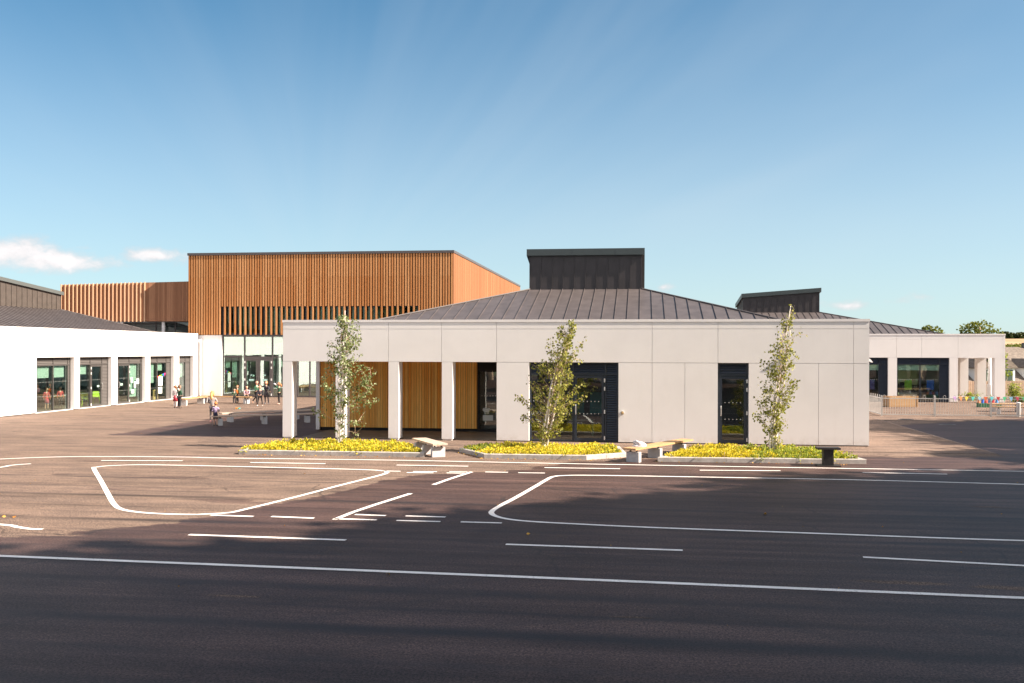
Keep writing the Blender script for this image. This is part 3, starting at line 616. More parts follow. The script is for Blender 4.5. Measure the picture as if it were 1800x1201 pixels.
# wall fittings (each its own thing)
t = thing('wall_light', 'small round bulkhead light on the white wall just right of the louvred door', 'wall light', (11.42, 0, .98))
MB().tube([(0, .0, 0), (0, -.05, 0)], .06, 12).build('housing', M['steel'], t)
MB().tube([(0, -.05, 0), (0, -.075, 0)], [.045, .03], 12).build('diffuser', solid('amber_lens', (.35, .24, .12), .3), t)
q = onY(1380, 624, 0)
t = thing('wall_light', 'grey wedge shaped wall light high on the facade behind the right birch', 'wall light', (q.x, 0, q.z))
MB().hexa([(-.14, 0, -.06), (.14, 0, -.06), (.14, -.07, -.06), (-.14, -.07, -.06)], [(-.03, 0, .06), (.03, 0, .06), (.03, -.015, .06), (-.03, -.015, .06)]).build('housing', solid('grey_light', (.28, .31, .34), .4), t)
MB().box(-.12, .12, -.065, -.01, -.066, -.061).build('diffuser', M['poster'], t)
t = thing('wall_light', 'white floodlight on the end wall of the near pavilion, right corner', 'wall light', (19.1, .7, 2.75))
MB().hexa([(0, -.12, -.02), (.24, -.12, -.12), (.24, .12, -.12), (0, .12, -.02)], [(0, -.12, .12), (.18, -.12, -.04), (.18, .12, -.04), (0, .12, .12)]).build('housing', M['coping'], t)

# ------------------------------------------------------------------ right (distant) pavilion
P = thing('classroom_pavilion', 'white pavilion beyond the railings at the right, leaning sloped lantern and open corner columns', 'building', (13.74, 28.2, 0))
fx = lambda px: onY(px, 640, 28.2).x-13.74
A_ = [fx(v) for v in (1530, 1561, 1577, 1669, 1684, 1748.5)]
shell(P, WD, 19.1, [(0, A_[0]-1.6), (A_[1], A_[2]), (A_[3], A_[4])], upj=(fx(1576), fx(1620), fx(1684), fx(1763)), lowj=(), loggia=('R', 11.5))
for (x0, x1, y0, y1) in ((A_[5], WD, 0, .5), (WD-.5, WD, 3.2, 3.75), (WD-.5, WD, 6.5, 7.05), (WD-.5, WD, 9.8, 10.35)):
    MB().box(x0, x1, y0+.001, y1, .03, 2.598).build('column', M['render'], P)
MB().box(A_[4]-.3, A_[4], .36, 7.5, .03, 2.6).build('wall_return', M['render'], P)
MB().box(A_[4]+.01, WD-.365, .365, 11.4, 2.603, 2.66).build('soffit', M['soffit'], P)
for x0, x1, cs in ((A_[0]-1.6, A_[1], [(fx(1546)-.9, 'g'), (fx(1546), 'g'), (A_[1], 'l')]), (A_[2], A_[3], [(fx(1618.5), 'g'), (fx(1653), 'g'), (A_[3], 'l')])):
    unit(P, x0, x1, cs, dd=(1.32,))
it = MB(); it.box(fx(1578), fx(1653), .27, .29, 1.86, 2.18); it.box(A_[0]-1.5, fx(1546), .27, .29, 1.86, 2.18); it.each('roller_blind', M['blind2'], P)
MB().box(.5, 15.0, .4, 7.4, .005, .015).build('floor', M['intfloor'], P)
it = MB(); it.box(.4, 15.0, 7.5, 7.6, .015, 3.2); it.build('partition', solid('dark_partition', (.05, .06, .05), .9), P)
MB().box(.5, 15.0, .4, 7.4, 2.9, 2.95).build('ceiling', M['intlight'], P)
for a, c, col in ((1592, 1605, (.35, .55, .05)), (1631, 1644, (.02, .12, .55)), (1531, 1539, (.18, .12, .38))):
    MB().box(fx(a), fx(c), .24, .25, .72, 1.30).build('window_poster', solid('poster_%d' % a, col, .8, var=.3, vscale=9), P)
it = MB()
for k in range(16):
    x = A_[2]+.2+k*.14; it.box(x, x+rnd.uniform(.05, .2), 1.0+rnd.random()*1.5, 1.3+rnd.random()*1.5+1, .5, .6+rnd.random()*.5, rnd.random())
it.build('classroom_furniture', solid('furniture_mix', (.10, .07, .05), .7, tint=(.5, .4, .3)), P)
LB = dict(lx0=5.03, lx1=9.98, ly0=7.6, ly1=12.0, zb=5.55)
rf, seams = roof_faces(WD, 19.1, 3.42, **LB); r = rf.build('roof', M['roofm'], P); seams.build('standing_seams', M['roofm'], r)
lantern(P, 5.03, 9.98, 7.6, 12.0, 5.55, lambda x, y: 7.17-(9.98-x)*.072-(y-7.6)*.10, .2, th=.27)

# ------------------------------------------------------------------ left pavilion (facade faces +x)
Y0 = 3.0; P = thing('classroom_pavilion', 'bright sunlit white pavilion at the left edge with a row of tall grey windows', 'building', (-15.85, Y0, 0), R(90))
u_ = lambda y: y-Y0
ops = [(10.48, 13.55), (14.03, 17.02), (17.6, 20.6), (21.15, 24.04), (24.7, 26.6)]
low = []; a = 0
for o1, o2 in ops: low.append((a, u_(o1))); a = u_(o2)
Wl = 27.2-Y0; low.append((a, Wl))
w = shell(P, Wl, 19.1, low)
def lo(y): return u_(y)
cfg = [
 (ops[0], [(.10, 'l'), (.53, 'g'), (.93, 'g'), (1, 'l')]),
 (ops[1], [(.43, 'g'), (.80, 'dr'), (1, 'l')]),
 (ops[2], [(.11, 'l'), (.53, 'dl'), (.95, 'g'), (1, 'l')]),
 (ops[3], [(.42, 'g'), (.80, 'g'), (1, 'l')]),
 (ops[4], [(.65, 'g'), (1, 'l')])]
for (o1, o2), cs in cfg:
    a, c = u_(o1), u_(o2)
    unit(P, a+.01, c-.01, [(a+.01+(c-a-.02)*f, k) for f, k in cs], y=.2, fm='gframe', lm='glouvre', gm='glassL', dd=(1.42, .75))
th_ = MB()
for o1, o2 in ops: th_.box(u_(o1)+.01, u_(o2)-.01, .05, .2, .005, .03)
th_.each('threshold', M['coping'], P)
bl = MB()
for y0, y1, z0 in ((10.85, 11.95, 1.62), (12.2, 13.2, 1.62), (14.1, 15.15, 1.72), (19.25, 20.2, .35), (21.2, 22.2, 1.05), (22.45, 23.2, 1.75), (24.8, 25.8, 1.3)):
    bl.box(u_(y0), u_(y1), .34, .36, z0, 2.17)
bl.each('roller_blind', M['blind'], P)
MB().box(.5, Wl-.5, .36, 8.0, .005, .015).build('floor', M['intfloor'], P)
it = MB(); it.box(.4, Wl-.4, 7.2, 7.3, .015, 3.2)
for y in (24.2,): it.box(u_(y), u_(y)+.1, .4, 7.2, .015, 3.2)
it.each('partition', M['darkwall'], P)
MB().box(.5, Wl-.5, .4, 7.2, 2.9, 2.95).build('ceiling', M['intlight'], P)
ps = MB()
for y, z, w_, h_ in ((19.4, 1.15, .2, .28), (19.75, .85, .22, .35), (19.45, .55, .3, .2), (20.0, 1.05, .3, .3), (22.55, .85, .5, .55), (22.55, .4, .45, .38), (16.0, 1.02, .2, .1), (18.3, 1.02, .25, .12)):
    ps.box(u_(y), u_(y)+w_, .225, .229, z, z+h_)
ps.each('window_notice', M['poster'], P)
MB().box(u_(22.5), u_(23.05), .5, .55, .02, .62).build('wooden_board', solid('ply', (.55, .34, .12), .7), P)
pn = MB()
for k, cx_ in enumerate((22.45, 22.65, 22.85, 23.05, 23.25)):
    x = u_(cx_); pn.add([(x, .23, 1.42+.04*k), (x+.17, .23, 1.44+.04*k), (x+.09, .23, 1.25+.04*k), (x, .234, 1.42+.04*k), (x+.17, .234, 1.44+.04*k), (x+.09, .234, 1.25+.04*k)], [(0, 2, 1), (3, 4, 5), (0, 1, 4, 3), (1, 2, 5, 4), (2, 0, 3, 5)], 0, k)
pn.build('paper_flags', [solid('flag%d' % i, c) for i, c in enumerate(((.7, .02, .05), (.75, .6, .02), (.1, .45, .05), (.02, .2, .6), (.7, .05, .25)))], P)
LB = dict(lx0=lo(13.2), lx1=lo(21.4), ly0=5.65, ly1=10.0, zb=5.28)
rf, seams = roof_faces(Wl, 19.1, 3.55, **LB); r = rf.build('roof', M['roofm'], P); seams.build('standing_seams', M['roofm'], r)
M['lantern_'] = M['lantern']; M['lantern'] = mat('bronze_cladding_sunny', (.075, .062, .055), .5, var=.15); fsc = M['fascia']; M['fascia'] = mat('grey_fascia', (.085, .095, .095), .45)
lantern(P, LB['lx0'], LB['lx1'], 5.65, 10.0, 5.28, lambda x, y: 6.34+(LB['lx1']-x)*.083, .2, th=.2, seam=.03)
M['lantern'] = M['lantern_']; M['fascia'] = fsc

# downpipe
t = thing('downpipe', 'white rainwater pipe in the corner between left pavilion and timber hall', 'downpipe', (-15.72, 27.32, 0))
MB().tube([(0, 0, .05), (0, 0, 3.35), (-.02, -.02, 3.5), (-.1, -.02, 3.6)], .045, 8).build('pipe', M['coping'], t)
MB().box(-.09, .07, -.09, .07, 3.45, 3.65).build('hopper', M['coping'], t)

# ------------------------------------------------------------------ timber hall
HX, HY_, HW, HT = -16.63, 27.5, 17.16, 9.0
P = thing('timber_hall', 'tall hall clad in orange timber battens with dark coping and glazed entrance', 'building', (HX, HY_, 0))
hx = lambda px: onY(px, 640, HY_).x-HX
sx0, sx1 = hx(390), hx(740)
b = MB(); gaps = MB(); n = 101; p = HW/n
for i in range(n):
    x = p*(i+.5); w2 = .052; z0 = 3.93; t = rnd.random()
    if sx0 < x < sx1 and i % 2: z0 = 5.72
    zm = 7.55 if rnd.random() < .98 else 7.0
    b.box(x-w2, x+w2, -.045, .045, z0, zm if z0 < 7 else zm, t*.8); b.box(x-w2, x+w2, -.045, .045, zm+.004, HT-.04, min(1, t*.6+rnd.random()*.45))
b.build('batten_screen', M['batten'], P)
b = MB(); b.box(0, sx0, .10, .2, 3.93, HT); b.box(sx1, HW, .10, .2, 3.93, HT); b.box(sx0, sx1, .10, .2, 5.74, HT); b.box(HW-.11, HW-.1, .2, 33, 3.93, HT)
b.build('membrane_backing', M['black'], P)
# right flank: close boards
b = MB(); y = -.04
while y < 33:
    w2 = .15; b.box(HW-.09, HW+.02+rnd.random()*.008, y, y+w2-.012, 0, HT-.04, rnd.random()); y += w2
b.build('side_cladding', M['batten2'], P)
b = MB(); b.box(.0, .1, .2, 33, 3.93, HT, .3); b.box(0, HW, 32.9, 33, .0, HT); b.box(0, .1, .2, 33, 0, 3.92); b.build('wall', M['wing'], P)
b = MB(); b.box(-.03, HW+.06, -.08, 33.05, HT-.035, HT+.12); b.build('roof_coping', M['dframe'], P)
# high strip window
f = MB(); f.box(sx0, sx1, .12, .2, 3.93, 4.03); f.box(sx0, sx1, .12, .2, 5.66, 5.74); f.box(sx0, sx1, .13, .19, 4.42, 4.45)
x = sx0
while x < sx1: f.box(x, x+.06, .119, .199, 4.03, 5.66); x += .9
fr = f.build('window_frame', M['navy'], P)
MB().box(sx0, sx1, .155, .165, 4.03, 5.66).build('pane', glassmat('strip_glass', (.75, .84, .78), .03, .5, (.8, .9, .85)), fr)
it = MB(); x = sx0
while x < sx1:
    w2 = rnd.uniform(.3, .5)
    if rnd.random() < .72: it.box(x, x+w2*.8, .6+rnd.random()*.1, .7, 3.95, 5.9, rnd.random())
    x += w2
it.each('curtain', solid('sage_curtain', (.30, .34, .27), .9, tint=(.6, .64, .52)), P)
# ground floor: white wall and glazed entrance
gx = sx0
w = MB(); w.box(.02, gx-.02, .0, .3, .04, 3.90); w.box(gx-.0, HW, .35, .4, 3.905, 3.925); wl = w.build('white_wall', M['render'], P)
MB().box(.1, gx-.05, .03, .3, -.02, .04).build('plinth', M['dframe'], wl)
f = MB(); zt = 2.53; mx_ = [gx, hx(428), hx(477), hx(522), hx(543), hx(567), hx(620), hx(700), HW-.1]
f.box(gx, HW-.1, .12, .22, 3.80, 3.92); f.box(gx, HW-.1, .12, .22, .02, .10); f.box(gx, HW-.1, .121, .219, zt-.03, zt+.03)
for x in mx_: f.box(x-.03, x+.05, .11, .221, .02, 3.92)
fr = f.build('curtain_wall_frame', M['dframe'], P)
for a, c in zip(mx_, mx_[1:]):
    MB().box(a+.05, c-.03, .16, .17, zt+.03, 3.80).build('pane', M['glassH'], fr)
    if abs(a-mx_[1]) > .01:
        MB().box(a+.05, c-.03, .16, .17, .1, zt-.03).build('pane', M['glassH'], fr)
        d = MB(); dots(d, a+.08, c-.08, (1.45, .95), .159, .11, .03); d.build('glass_dots', M['poster'], fr)
xa, xb = mx_[1]+.05, mx_[2]-.03; xm = (xa+xb)/2
for a, c, hs in ((xa, xm-.005, 1), (xm+.005, xb, -1)):
    e = MB(); w2 = .12; za, zb = .04, 2.42
    e.box(a, c, .08, .14, za, za+w2); e.box(a, c, .08, .14, zb-w2, zb); e.box(a, a+w2, .0802, .1398, za+w2, zb-w2); e.box(c-w2, c, .0802, .1398, za+w2, zb-w2)
    dr = e.build('door', M['dframe'], P)
    MB().box(a+w2, c-w2, .10, .11, za+w2, zb-w2).build('pane', M['glassH'], dr)
    h = MB(); handle(h, (c-.06) if hs > 0 else (a+.06), .08, .95, 1.3); h.build('handle', M['dframe'], dr)
    h = MB(); x = a if hs > 0 else c
    for hz in (.15, 1.1, 1.85, 2.2): h.box(x-.03, x+.03, .045, .079, hz-.07, hz+.07)
    h.each('hinge', M['hinge'], dr)
    nt_ = MB(); xx = (a+c)/2; nt_.box(xx-.16, xx+.16, .095, .099, 1.02, 1.13); nt_.box(xx-.07, xx+.05, .095, .099, 1.35, 1.41); nt_.each('door_notice', solid('mint_notice', (.45, .75, .72), .8), dr)
f = MB(); f.box(xa, xb, .1, .2, 2.43, 2.5); f.build('door_head', M['dframe'], P)
it = MB(); it.box(.3, HW-.2, .4, 9.0, .0, .012); it.build('floor', M['intfloor'], P)
it = MB(); it.box(.3, HW-.2, 9.0, 9.1, .012, 8.5); it.box(gx-.4, gx-.3, .4, 9, .012, 3.9); it.build('partition', solid('hall_interior', (.40, .50, .47), .9, var=.1), P)
it = MB(); it.box(.3, HW-.2, .4, 9.0, 3.93, 3.95); it.build('ceiling', solid('ceil_dark', (.2, .22, .2), .9), P)

# lower timber wing, turned forward so its fins catch the sun
WING = 8.5
P = thing('timber_wing', 'lower brown timber fin wing between left pavilion roof and tall hall', 'building', (-16.7, 28.35, 0), R(180+8))
WL = WING; b = MB(); zb, zt2 = 4.80, 7.42; drop = lambda x: -.030*x     # local +x runs left, local +y faces the yard
x = .04
while x < WL:
    w_ = rnd.choice((.09, .13, .13)); d_ = rnd.random()*.012 if x < 3.4 else 0
    b.box(x+.004, x+w_-.004, -.02, .02+d_, zb, zt2+drop(x)-.03, rnd.random()*.8); x += w_
b.build('timber_boards', M['wing'], P); b = MB(); x = 3.1
while x < WL: b.box(x-.03, x+.03, .022, .115, zb-.03, zt2+drop(x), rnd.random()); x += .255
M['fin'] = mat('larch_fin_sunny', (.58, .34, .20), .8, tint=(.70, .44, .28), var=.1, vscale=5, stretch=(9, 9, .4))  # paler than the boards: sunlit edges put into the fin colour
b.build('timber_fins', M['fin'], P)
b = MB(); b.box(0, WL, -.3, -.03, zb-.02, zt2-.4); b.build('membrane_backing', solid('wing_backing', (.06, .035, .025), .9), P)
b = MB(); b.box(0, WL, -8, -.31, zt2-.7, zt2-.42); b.box(0, WL, -8, -.6, zb-.2, zb-.05); b.build('roof', M['dframe'], P)
f = MB(); f.box(0, 4.4, -.62, -.55, 3.2, 3.3); 
for x in (0, 1.3, 2.55, 3.9): f.box(x, x+.08, -.62, -.54, 3.3, 4.75)
fr = f.build('window_frame', M['dframe'], P)
MB().box(0.08, 4.35, -.60, -.59, 3.3, 4.75).build('pane', M['glass'], fr)
b = MB(); b.box(4.4, WL-.1, -.7, -.5, 0, 4.62); b.box(0, WL, -8, -7.9, 0, 7.2); b.box(0, 4.4, -.7, -.5, 0, 3.2); b.build('wall', M['render'], P)
b = MB()
for x in (1.9, 4.6): b.box(x, x+.18, -.35, -.17, 0, zb-.03)
b.each('post', M['coping'], P)

# ------------------------------------------------------------------ planting beds
def inpoly(p, poly):
    x, y = p; c = False
    for i in range(len(poly)):
        (x1, y1), (x2, y2) = poly[i][:2], poly[(i+1) % len(poly)][:2]
        if (y1 > y) != (y2 > y) and x < (x2-x1)*(y-y1)/(y2-y1)+x1: c = not c
    return c
def edist(p, poly):
    m = 9
    for i in range(len(poly)):
        a, c = Vector(poly[i][:2]), Vector(poly[(i+1) % len(poly)][:2]); q = Vector(p); d = c-a
        u = max(0, min(1, (q-a).dot(d)/d.length_squared)); m = min(m, (q-a-d*u).length)
    return m
def bed(poly, label, plab, mixf, dens=1.0, seed=1, ht=.19):
    r2 = random.Random(seed)
    cx_, cy_ = sum(p[0] for p in poly)/len(poly), sum(p[1] for p in poly)/len(poly)
    t = thing('planting_bed', label, 'planting bed', (cx_, cy_, 0), 0, 'kerbed planting beds in front of the white pavilion')
    loc = [Vector((p[0]-cx_, p[1]-cy_, 0)) for p in poly]; n = len(loc)
    k = MB(); wd = .14
    inn = []
    for i in range(n):
        a, c, d = loc[i-1], loc[i], loc[(i+1) % n]; e1, e2 = (c-a).normalized(), (d-c).normalized()
        n1, n2 = Vector((-e1.y, e1.x, 0)), Vector((-e2.y, e2.x, 0)); bs_ = (n1+n2).normalized(); inn.append(c+bs_*wd/max(.4, bs_.dot(n1)))
    for i in range(n):
        a, c, a2, c2 = loc[i], loc[(i+1) % n], inn[i], inn[(i+1) % n]; L_ = (c-a).length; m = max(1, int(round(L_/.92)))
        for j in range(m):
            g = .004/L_; u0, u1 = j/m+g, (j+1)/m-g; H_ = .125+r2.uniform(-.003, .003); zz = Vector((0, 0, H_)); dz = Vector((0, 0, -.05)); cz = Vector((0, 0, -.012))
            q = [a.lerp(c, u0), a.lerp(c, u1), a2.lerp(c2, u1), a2.lerp(c2, u0)]
            k.hexa([v+dz for v in q], [v+zz+cz for v in q]); s_ = [v.lerp((q[0]+q[2])/2, .0) for v in q]
            inw = (a2-a).normalized()*.012
            k.hexa([v+zz+cz for v in q], [q[0]+zz+inw, q[1]+zz+inw, q[2]+zz-inw, q[3]+zz-inw])
    k.build('kerb', M['kerb'], t)
    s = MB(); N_ = 1; s.add([(v.x, v.y, .075) for v in inn], [tuple(range(n))]); s.build('mulch', M['soil'], t)
    ip = [(v.x+cx_, v.y+cy_) for v in inn]
    x0, x1 = min(p[0] for p in ip), max(p[0] for p in ip); y0, y1 = min(p[1] for p in ip), max(p[1] for p in ip)
    lf = [MB(), MB()]; st = MB(); cnt = 0; tries = 0; centers = []
    while tries < 9000 and cnt < 230*dens:
        tries += 1; p = (r2.uniform(x0, x1), r2.uniform(y0, y1))
        if not inpoly(p, ip) or edist(p, ip) < .10: continue
        if any((p[0]-q[0])**2+(p[1]-q[1])**2 < .265**2 for q in centers): continue
        centers.append(p); cnt += 1
        rr = r2.uniform(.17, .32); hh = r2.uniform(.55, 1.2)*ht*(.75 if edist(p, ip) < .25 else 1)
        yel = mixf(p, r2)
        for q in range(150):
            th = r2.uniform(0, 6.283); ph = math.acos(r2.uniform(0.0, 1)); rad = r2.uniform(.55, 1.05)
            d = Vector((math.cos(th)*math.sin(ph), math.sin(th)*math.sin(ph), math.cos(ph)))
            pos = Vector((p[0]+d.x*rr*rad, p[1]+d.y*rr*rad, .07+d.z*hh*rad))
            dd_ = (d+Vector((r2.gauss(0, .5), r2.gauss(0, .5), r2.gauss(0, .3)))).normalized()
            y_ = r2.random() < yel
            (lf[0] if y_ else lf[1]).leaf(pos, dd_, .042, .065, min(1, max(0, r2.gauss(.74 if rad > .75 else .4, .2))))
        for q in range(4): st.tube([(p[0], p[1], .06), (p[0]+r2.gauss(0, .06), p[1]+r2.gauss(0, .06), .07+hh*.8)], .004, 3)
    o = MB(); o.v = lf[0].v+lf[1].v; k0 = len(lf[0].v); o.f = lf[0].f+[tuple(i+k0 for i in f) for f in lf[1].f]; o.t = lf[0].t+lf[1].t; o.m = lf[0].m+[1]*len(lf[1].f)
    k1 = len(o.v); o.v += st.v; o.f += [tuple(i+k1 for i in f) for f in st.f]; o.t += st.t; o.m += [2]*len(st.f)
    g = o.build('ground_cover', [M['leafY'], M['leafG'], M['twig']]); tag(g, plab, 'plants', kind='stuff')
bed([(.62, -5.12), (6.02, -5.07), (6.0, -4.75), (4.95, -2.35), (1.3, -2.25), (.55, -4.0)], 'left kerbed bed full of yellow shrubs, under the leftmost birch', 'low bright yellow shrubs filling the left bed', lambda p, r: .80, seed=3, dens=1.15)
bed([(7.72, -5.12), (10.55, -5.08), (11.62, -4.2), (11.4, -2.3), (7.9, -2.3), (6.75, -3.6)], 'middle kerbed bed with slanted ends, in front of the louvred door', 'low yellow shrubs with green at one end filling the middle bed', lambda p, r: .15 if p[0] < 7.6+r.random()*.6 else (.9 if p[0] < 10.9 else .6), seed=5, dens=1.1)
bed([(12.47, -5.22), (17.95, -4.93), (17.75, -4.1), (16.9, -2.2), (13.5, -2.2)], 'right kerbed bed, half yellow and half green, beside the dark stool', 'low shrubs turning from yellow to green filling the right bed', lambda p, r: .95 if p[0] < 14.6+r.random()*.8 and p[1]<3 else (.12 if r.random() < .8 else .8), seed=9, dens=1.1, ht=.21)

# ------------------------------------------------------------------ birches
def birch(label, base, top, env, stems, nl, seed, side=(), pale=0, low=.6):
    """env: list of (height, left reach, right reach) of the crown around the stem line"""
    r2 = random.Random(seed); base = Vector(base); top = Vector(top)
    t = thing('birch_tree', label, 'tree', base, 0, 'young multi-stem birches in the beds')
    tr = MB(); tw = MB(); lf = MB(); H_ = top.z
    def axis(z, s=None):
        u = z/H_; bend = stems[s][1] if s is not None else 0
        return Vector(((top.x-base.x)*(u**1.35)+(bend*math.sin(u*math.pi*.9) if s is not None else 0), (top.y-base.y)*u+(stems[s][2]*math.sin(u*2.6) if s is not None else 0), z))
    for i, (hf, bend, by, off) in enumerate(stems):
        pts = []; rs = []
        for k in range(11):
            z = H_*hf*k/10; q = axis(z, i); q.x += off*(1-.2*k/10)+r2.gauss(0, .012); q.y += r2.gauss(0, .012); pts.append(q); rs.append(.040*(1-.85*k/10)*(1 if i == 0 else .75)+.003)
        tr.tube(pts, rs, 7)
    trunk = tr.build('trunk', M['bark'], t, smooth=True)
    def width(z):
        for (z0, l0, r0), (z1, l1, r1) in zip(env, env[1:]):
            if z0 <= z <= z1: u = (z-z0)/(z1-z0); return l0+(l1-l0)*u, r0+(r1-r0)*u
        return .05, .05
    def branch(p0, p1, n, ls=.078, pl=False):
        mid = (p0+p1)/2+Vector((r2.gauss(0, .05), r2.gauss(0, .05), r2.uniform(-.02, .10)))
        P_ = [p0.lerp(mid, .0), p0.lerp(mid, .5)*.5+(p0+(mid-p0)*.5)*.5, mid, mid.lerp(p1, .55), p1]
        tw.tube(P_, [.006, .005, .004, .003, .0015], 4)
        for k in range(n):
            u = r2.uniform(.3, 1.0)**.75; q = p0.lerp(mid, u*2) if u < .5 else mid.lerp(p1, u*2-1)
            q = q+Vector((r2.gauss(0, .045), r2.gauss(0, .045), r2.gauss(-.02, .05)))
            d = Vector((r2.gauss(0, .7), r2.gauss(0, .7), r2.gauss(-.8, .5)))
            sz = ls*r2.uniform(.7, 1.2); lf.leaf(q, d, sz*.78, sz, min(1, max(0, r2.gauss(.55, .3))))
    wmax = max(e[1]+e[2] for e in env); nb = int(nl/15); zlo, zhi = env[0][0], env[-1][0]
    for i in range(nb):
        for _ in range(30):
            z = zlo+(zhi-zlo)*r2.random(); l, r_ = width(z)
            if r2.random() < ((l+r_)/wmax)**.8: break
        a = r2.uniform(0, 6.283); ax = axis(z)
        rx_ = (r_ if math.cos(a) > 0 else l)*r2.uniform(.5, 1.2); dp = (l+r_)/2*.8
        tip = ax+Vector((math.cos(a)*rx_, math.sin(a)*dp*r2.uniform(.4, 1), 0)); z0 = max(.35, z-r2.uniform(.25, .8)*max(.25, rx_*1.4)); st_ = r2.randrange(len(stems))
        z0 = min(z0, H_*stems[st_][0]*.98); p0 = axis(z0, st_); p0.x += stems[st_][3]*.85
        branch(p0, tip, 15)
    for (zs, tx, ty, tz, n) in side:
        p0 = axis(zs, 0); branch(p0, Vector((tx, ty, tz)), n, .08)
        for _ in range(3):
            u = r2.uniform(.4, .9); q = p0.lerp(Vector((tx, ty, tz)), u); branch(q, q+Vector((r2.gauss(0, .18), r2.gauss(0, .15), r2.gauss(.05, .15))), n//4, .075)
    crown = lf.build('crown', M['leafA'] if not pale else M['leafM'], t)
    tw.build('branches', M['twig'], t)
M['leafM'] = leafmat('birch_leaf_pale', (.04, .06, .02), (.44, .52, .30), .36, mid=(.14, .18, .06))
def wpt(px, py, y): q = onY(px, py, y); return q
yb = -3.3
def env_px(rows, top, base, y):
    o = []
    for py, xl, xr in rows:
        z = onY(600, py, y).z; u = z/top.z; ax = base.x+(top.x-base.x)*(u**1.35)
        o.append((z, max(.03, ax-onY(xl, py, y).x), max(.03, onY(xr, py, y).x-ax)))
    return sorted(o)
base = Vector((onY(598, 783, yb).x, yb, 0)); top = wpt(606, 546, yb); 
rel = lambda px, py: (onY(px, py, yb).x-base.x, rnd.gauss(0, .2), onY(px, py, yb).z)
birch('leftmost birch with a pale multiple trunk and long stray side branches, in the yellow bed', base, top,
      env_px([(770, 594, 601), (735, 592, 606), (700, 586, 612), (665, 588, 616), (640, 590, 618), (628, 574, 632), (615, 572, 638), (595, 582, 644), (575, 590, 638), (560, 596, 630), (546, 600, 610)], top, base, yb),
      [(1.0, .0, 0, 0), (.9, .06, .04, .03), (.8, -.06, -.05, -.03)], 1800, 21,
      side=[(1.2, *rel(661, 650), 60), (1.0, *rel(650, 686), 55), (.95, *rel(673, 699), 40), (.9, *rel(569, 660), 60), (.75, *rel(546, 718), 26), (1.4, *rel(646, 665), 40), (.8, *rel(638, 742), 30), (1.6, *rel(640, 640), 40), (.55, *rel(634, 762), 4), (1.2, *rel(567, 672), 40), (1.1, *rel(655, 672), 40), (1.5, *rel(572, 625), 26)], pale=1)
yb = -3.5; base = Vector((onY(953, 788, yb).x, yb, 0)); top = wpt(1005, 562, yb)
rel = lambda px, py: (onY(px, py, yb).x-base.x, rnd.gauss(0, .2), onY(px, py, yb).z)
birch('middle birch leaning right with dense yellow-green leaves, in front of the louvred door', base, top,
      env_px([(770, 950, 962), (755, 938, 985), (730, 925, 1000), (700, 922, 1012), (670, 928, 1010), (645, 932, 1006), (620, 948, 1002), (600, 958, 1010), (585, 970, 1012), (570, 985, 1010), (560, 1000, 1008)], top, base, yb),
      [(1.0, -.05, 0, 0), (.85, .08, .04, .10), (.6, -.02, -.05, .05)], 2700, 33,
      side=[(1.5, *rel(1031, 588), 34), (.8, *rel(908, 694), 30), (.7, *rel(914, 733), 26), (1.2, *rel(1028, 672), 36), (1.0, *rel(1022, 700), 36), (1.9, *rel(1018, 605), 26)])
yb = -3.6; base = Vector((onY(1357, 795, yb).x, yb, 0)); top = wpt(1391, 538, yb)
rel = lambda px, py: (onY(px, py, yb).x-base.x, rnd.gauss(0, .2), onY(px, py, yb).z)
birch('rightmost birch, tall and narrow with a bent tip, in front of the blank white wall', base, top,
      env_px([(775, 1350, 1366), (750, 1340, 1376), (725, 1335, 1378), (700, 1334, 1386), (670, 1330, 1402), (640, 1336, 1404), (615, 1340, 1402), (590, 1346, 1392), (575, 1358, 1394), (558, 1376, 1398), (538, 1388, 1398)], top, base, yb),
      [(1.0, -.04, 0, 0), (.85, .07, .04, .05), (.75, -.07, -.05, -.05), (.5, .02, .05, .02)], 1850, 45,
      side=[(.7, *rel(1325, 728), 26), (.9, *rel(1330, 700), 22), (.5, *rel(1376, 780), 20), (2.6, *rel(1409, 579), 12), (.6, *rel(1385, 735), 6)])

# ------------------------------------------------------------------ benches
def bench(label, p0, p1, blocks, w=.42, z=.385, sm_='seat', rot=None, group='concrete and timber benches', bw=.38, bt=.14):
    p0, p1 = Vector(p0), Vector(p1); d = p1-p0; L_ = d.length; a = math.atan2(d.y, d.x); c = (p0+p1)/2
    t = thing('bench', label, 'bench', (c.x, c.y, 0), a, group)
    s = MB(); k = 3; pw = w/k
    for i in range(k): s.box(-L_/2, L_/2, -w/2+i*pw+.004, -w/2+(i+1)*pw-.004, z-.05, z, rnd.random())
    s.build('seat', M[sm_], t)
    for u in blocks:
        x = -L_/2+u*L_
        MB().box(x-bt/2, x+bt/2, -bw/2, bw/2, -.02, z-.115).build('block', M['concrete'], t)
        q = MB()
        for yy in (-.1, .1): q.box(x-.02, x+.02, yy-.02, yy+.02, z-.116, z-.051)
        q.each('bracket', M['leg'], t)
    return t
bench('front bench with weathered seat between the left and middle beds', (5.48, -3.35), (6.48, -5.05), (.12, .5, .9), sm_='seatold', w=.44)
bench('front bench with white cloth on it between the middle and right beds', (11.72, -5.55), (13.38, -2.45), (.07, .42, .85), w=.40)
bench('nearer of the two long benches in the pavilion shadow behind the left column', (-4.75, 4.85), (-1.35, 7.3), (.08, .5, .92), sm_='seatold', w=.4)
bench('farther of the two long benches in the pavilion shadow behind the left column', (-5.15, 6.6), (-2.2, 9.6), (.10, .45, .8), sm_='seatold', w=.4)
bench('bench in front of the glazed hall entrance', (-12.7, 21.0), (-9.45, 20.1), (.06, .93), w=.4)
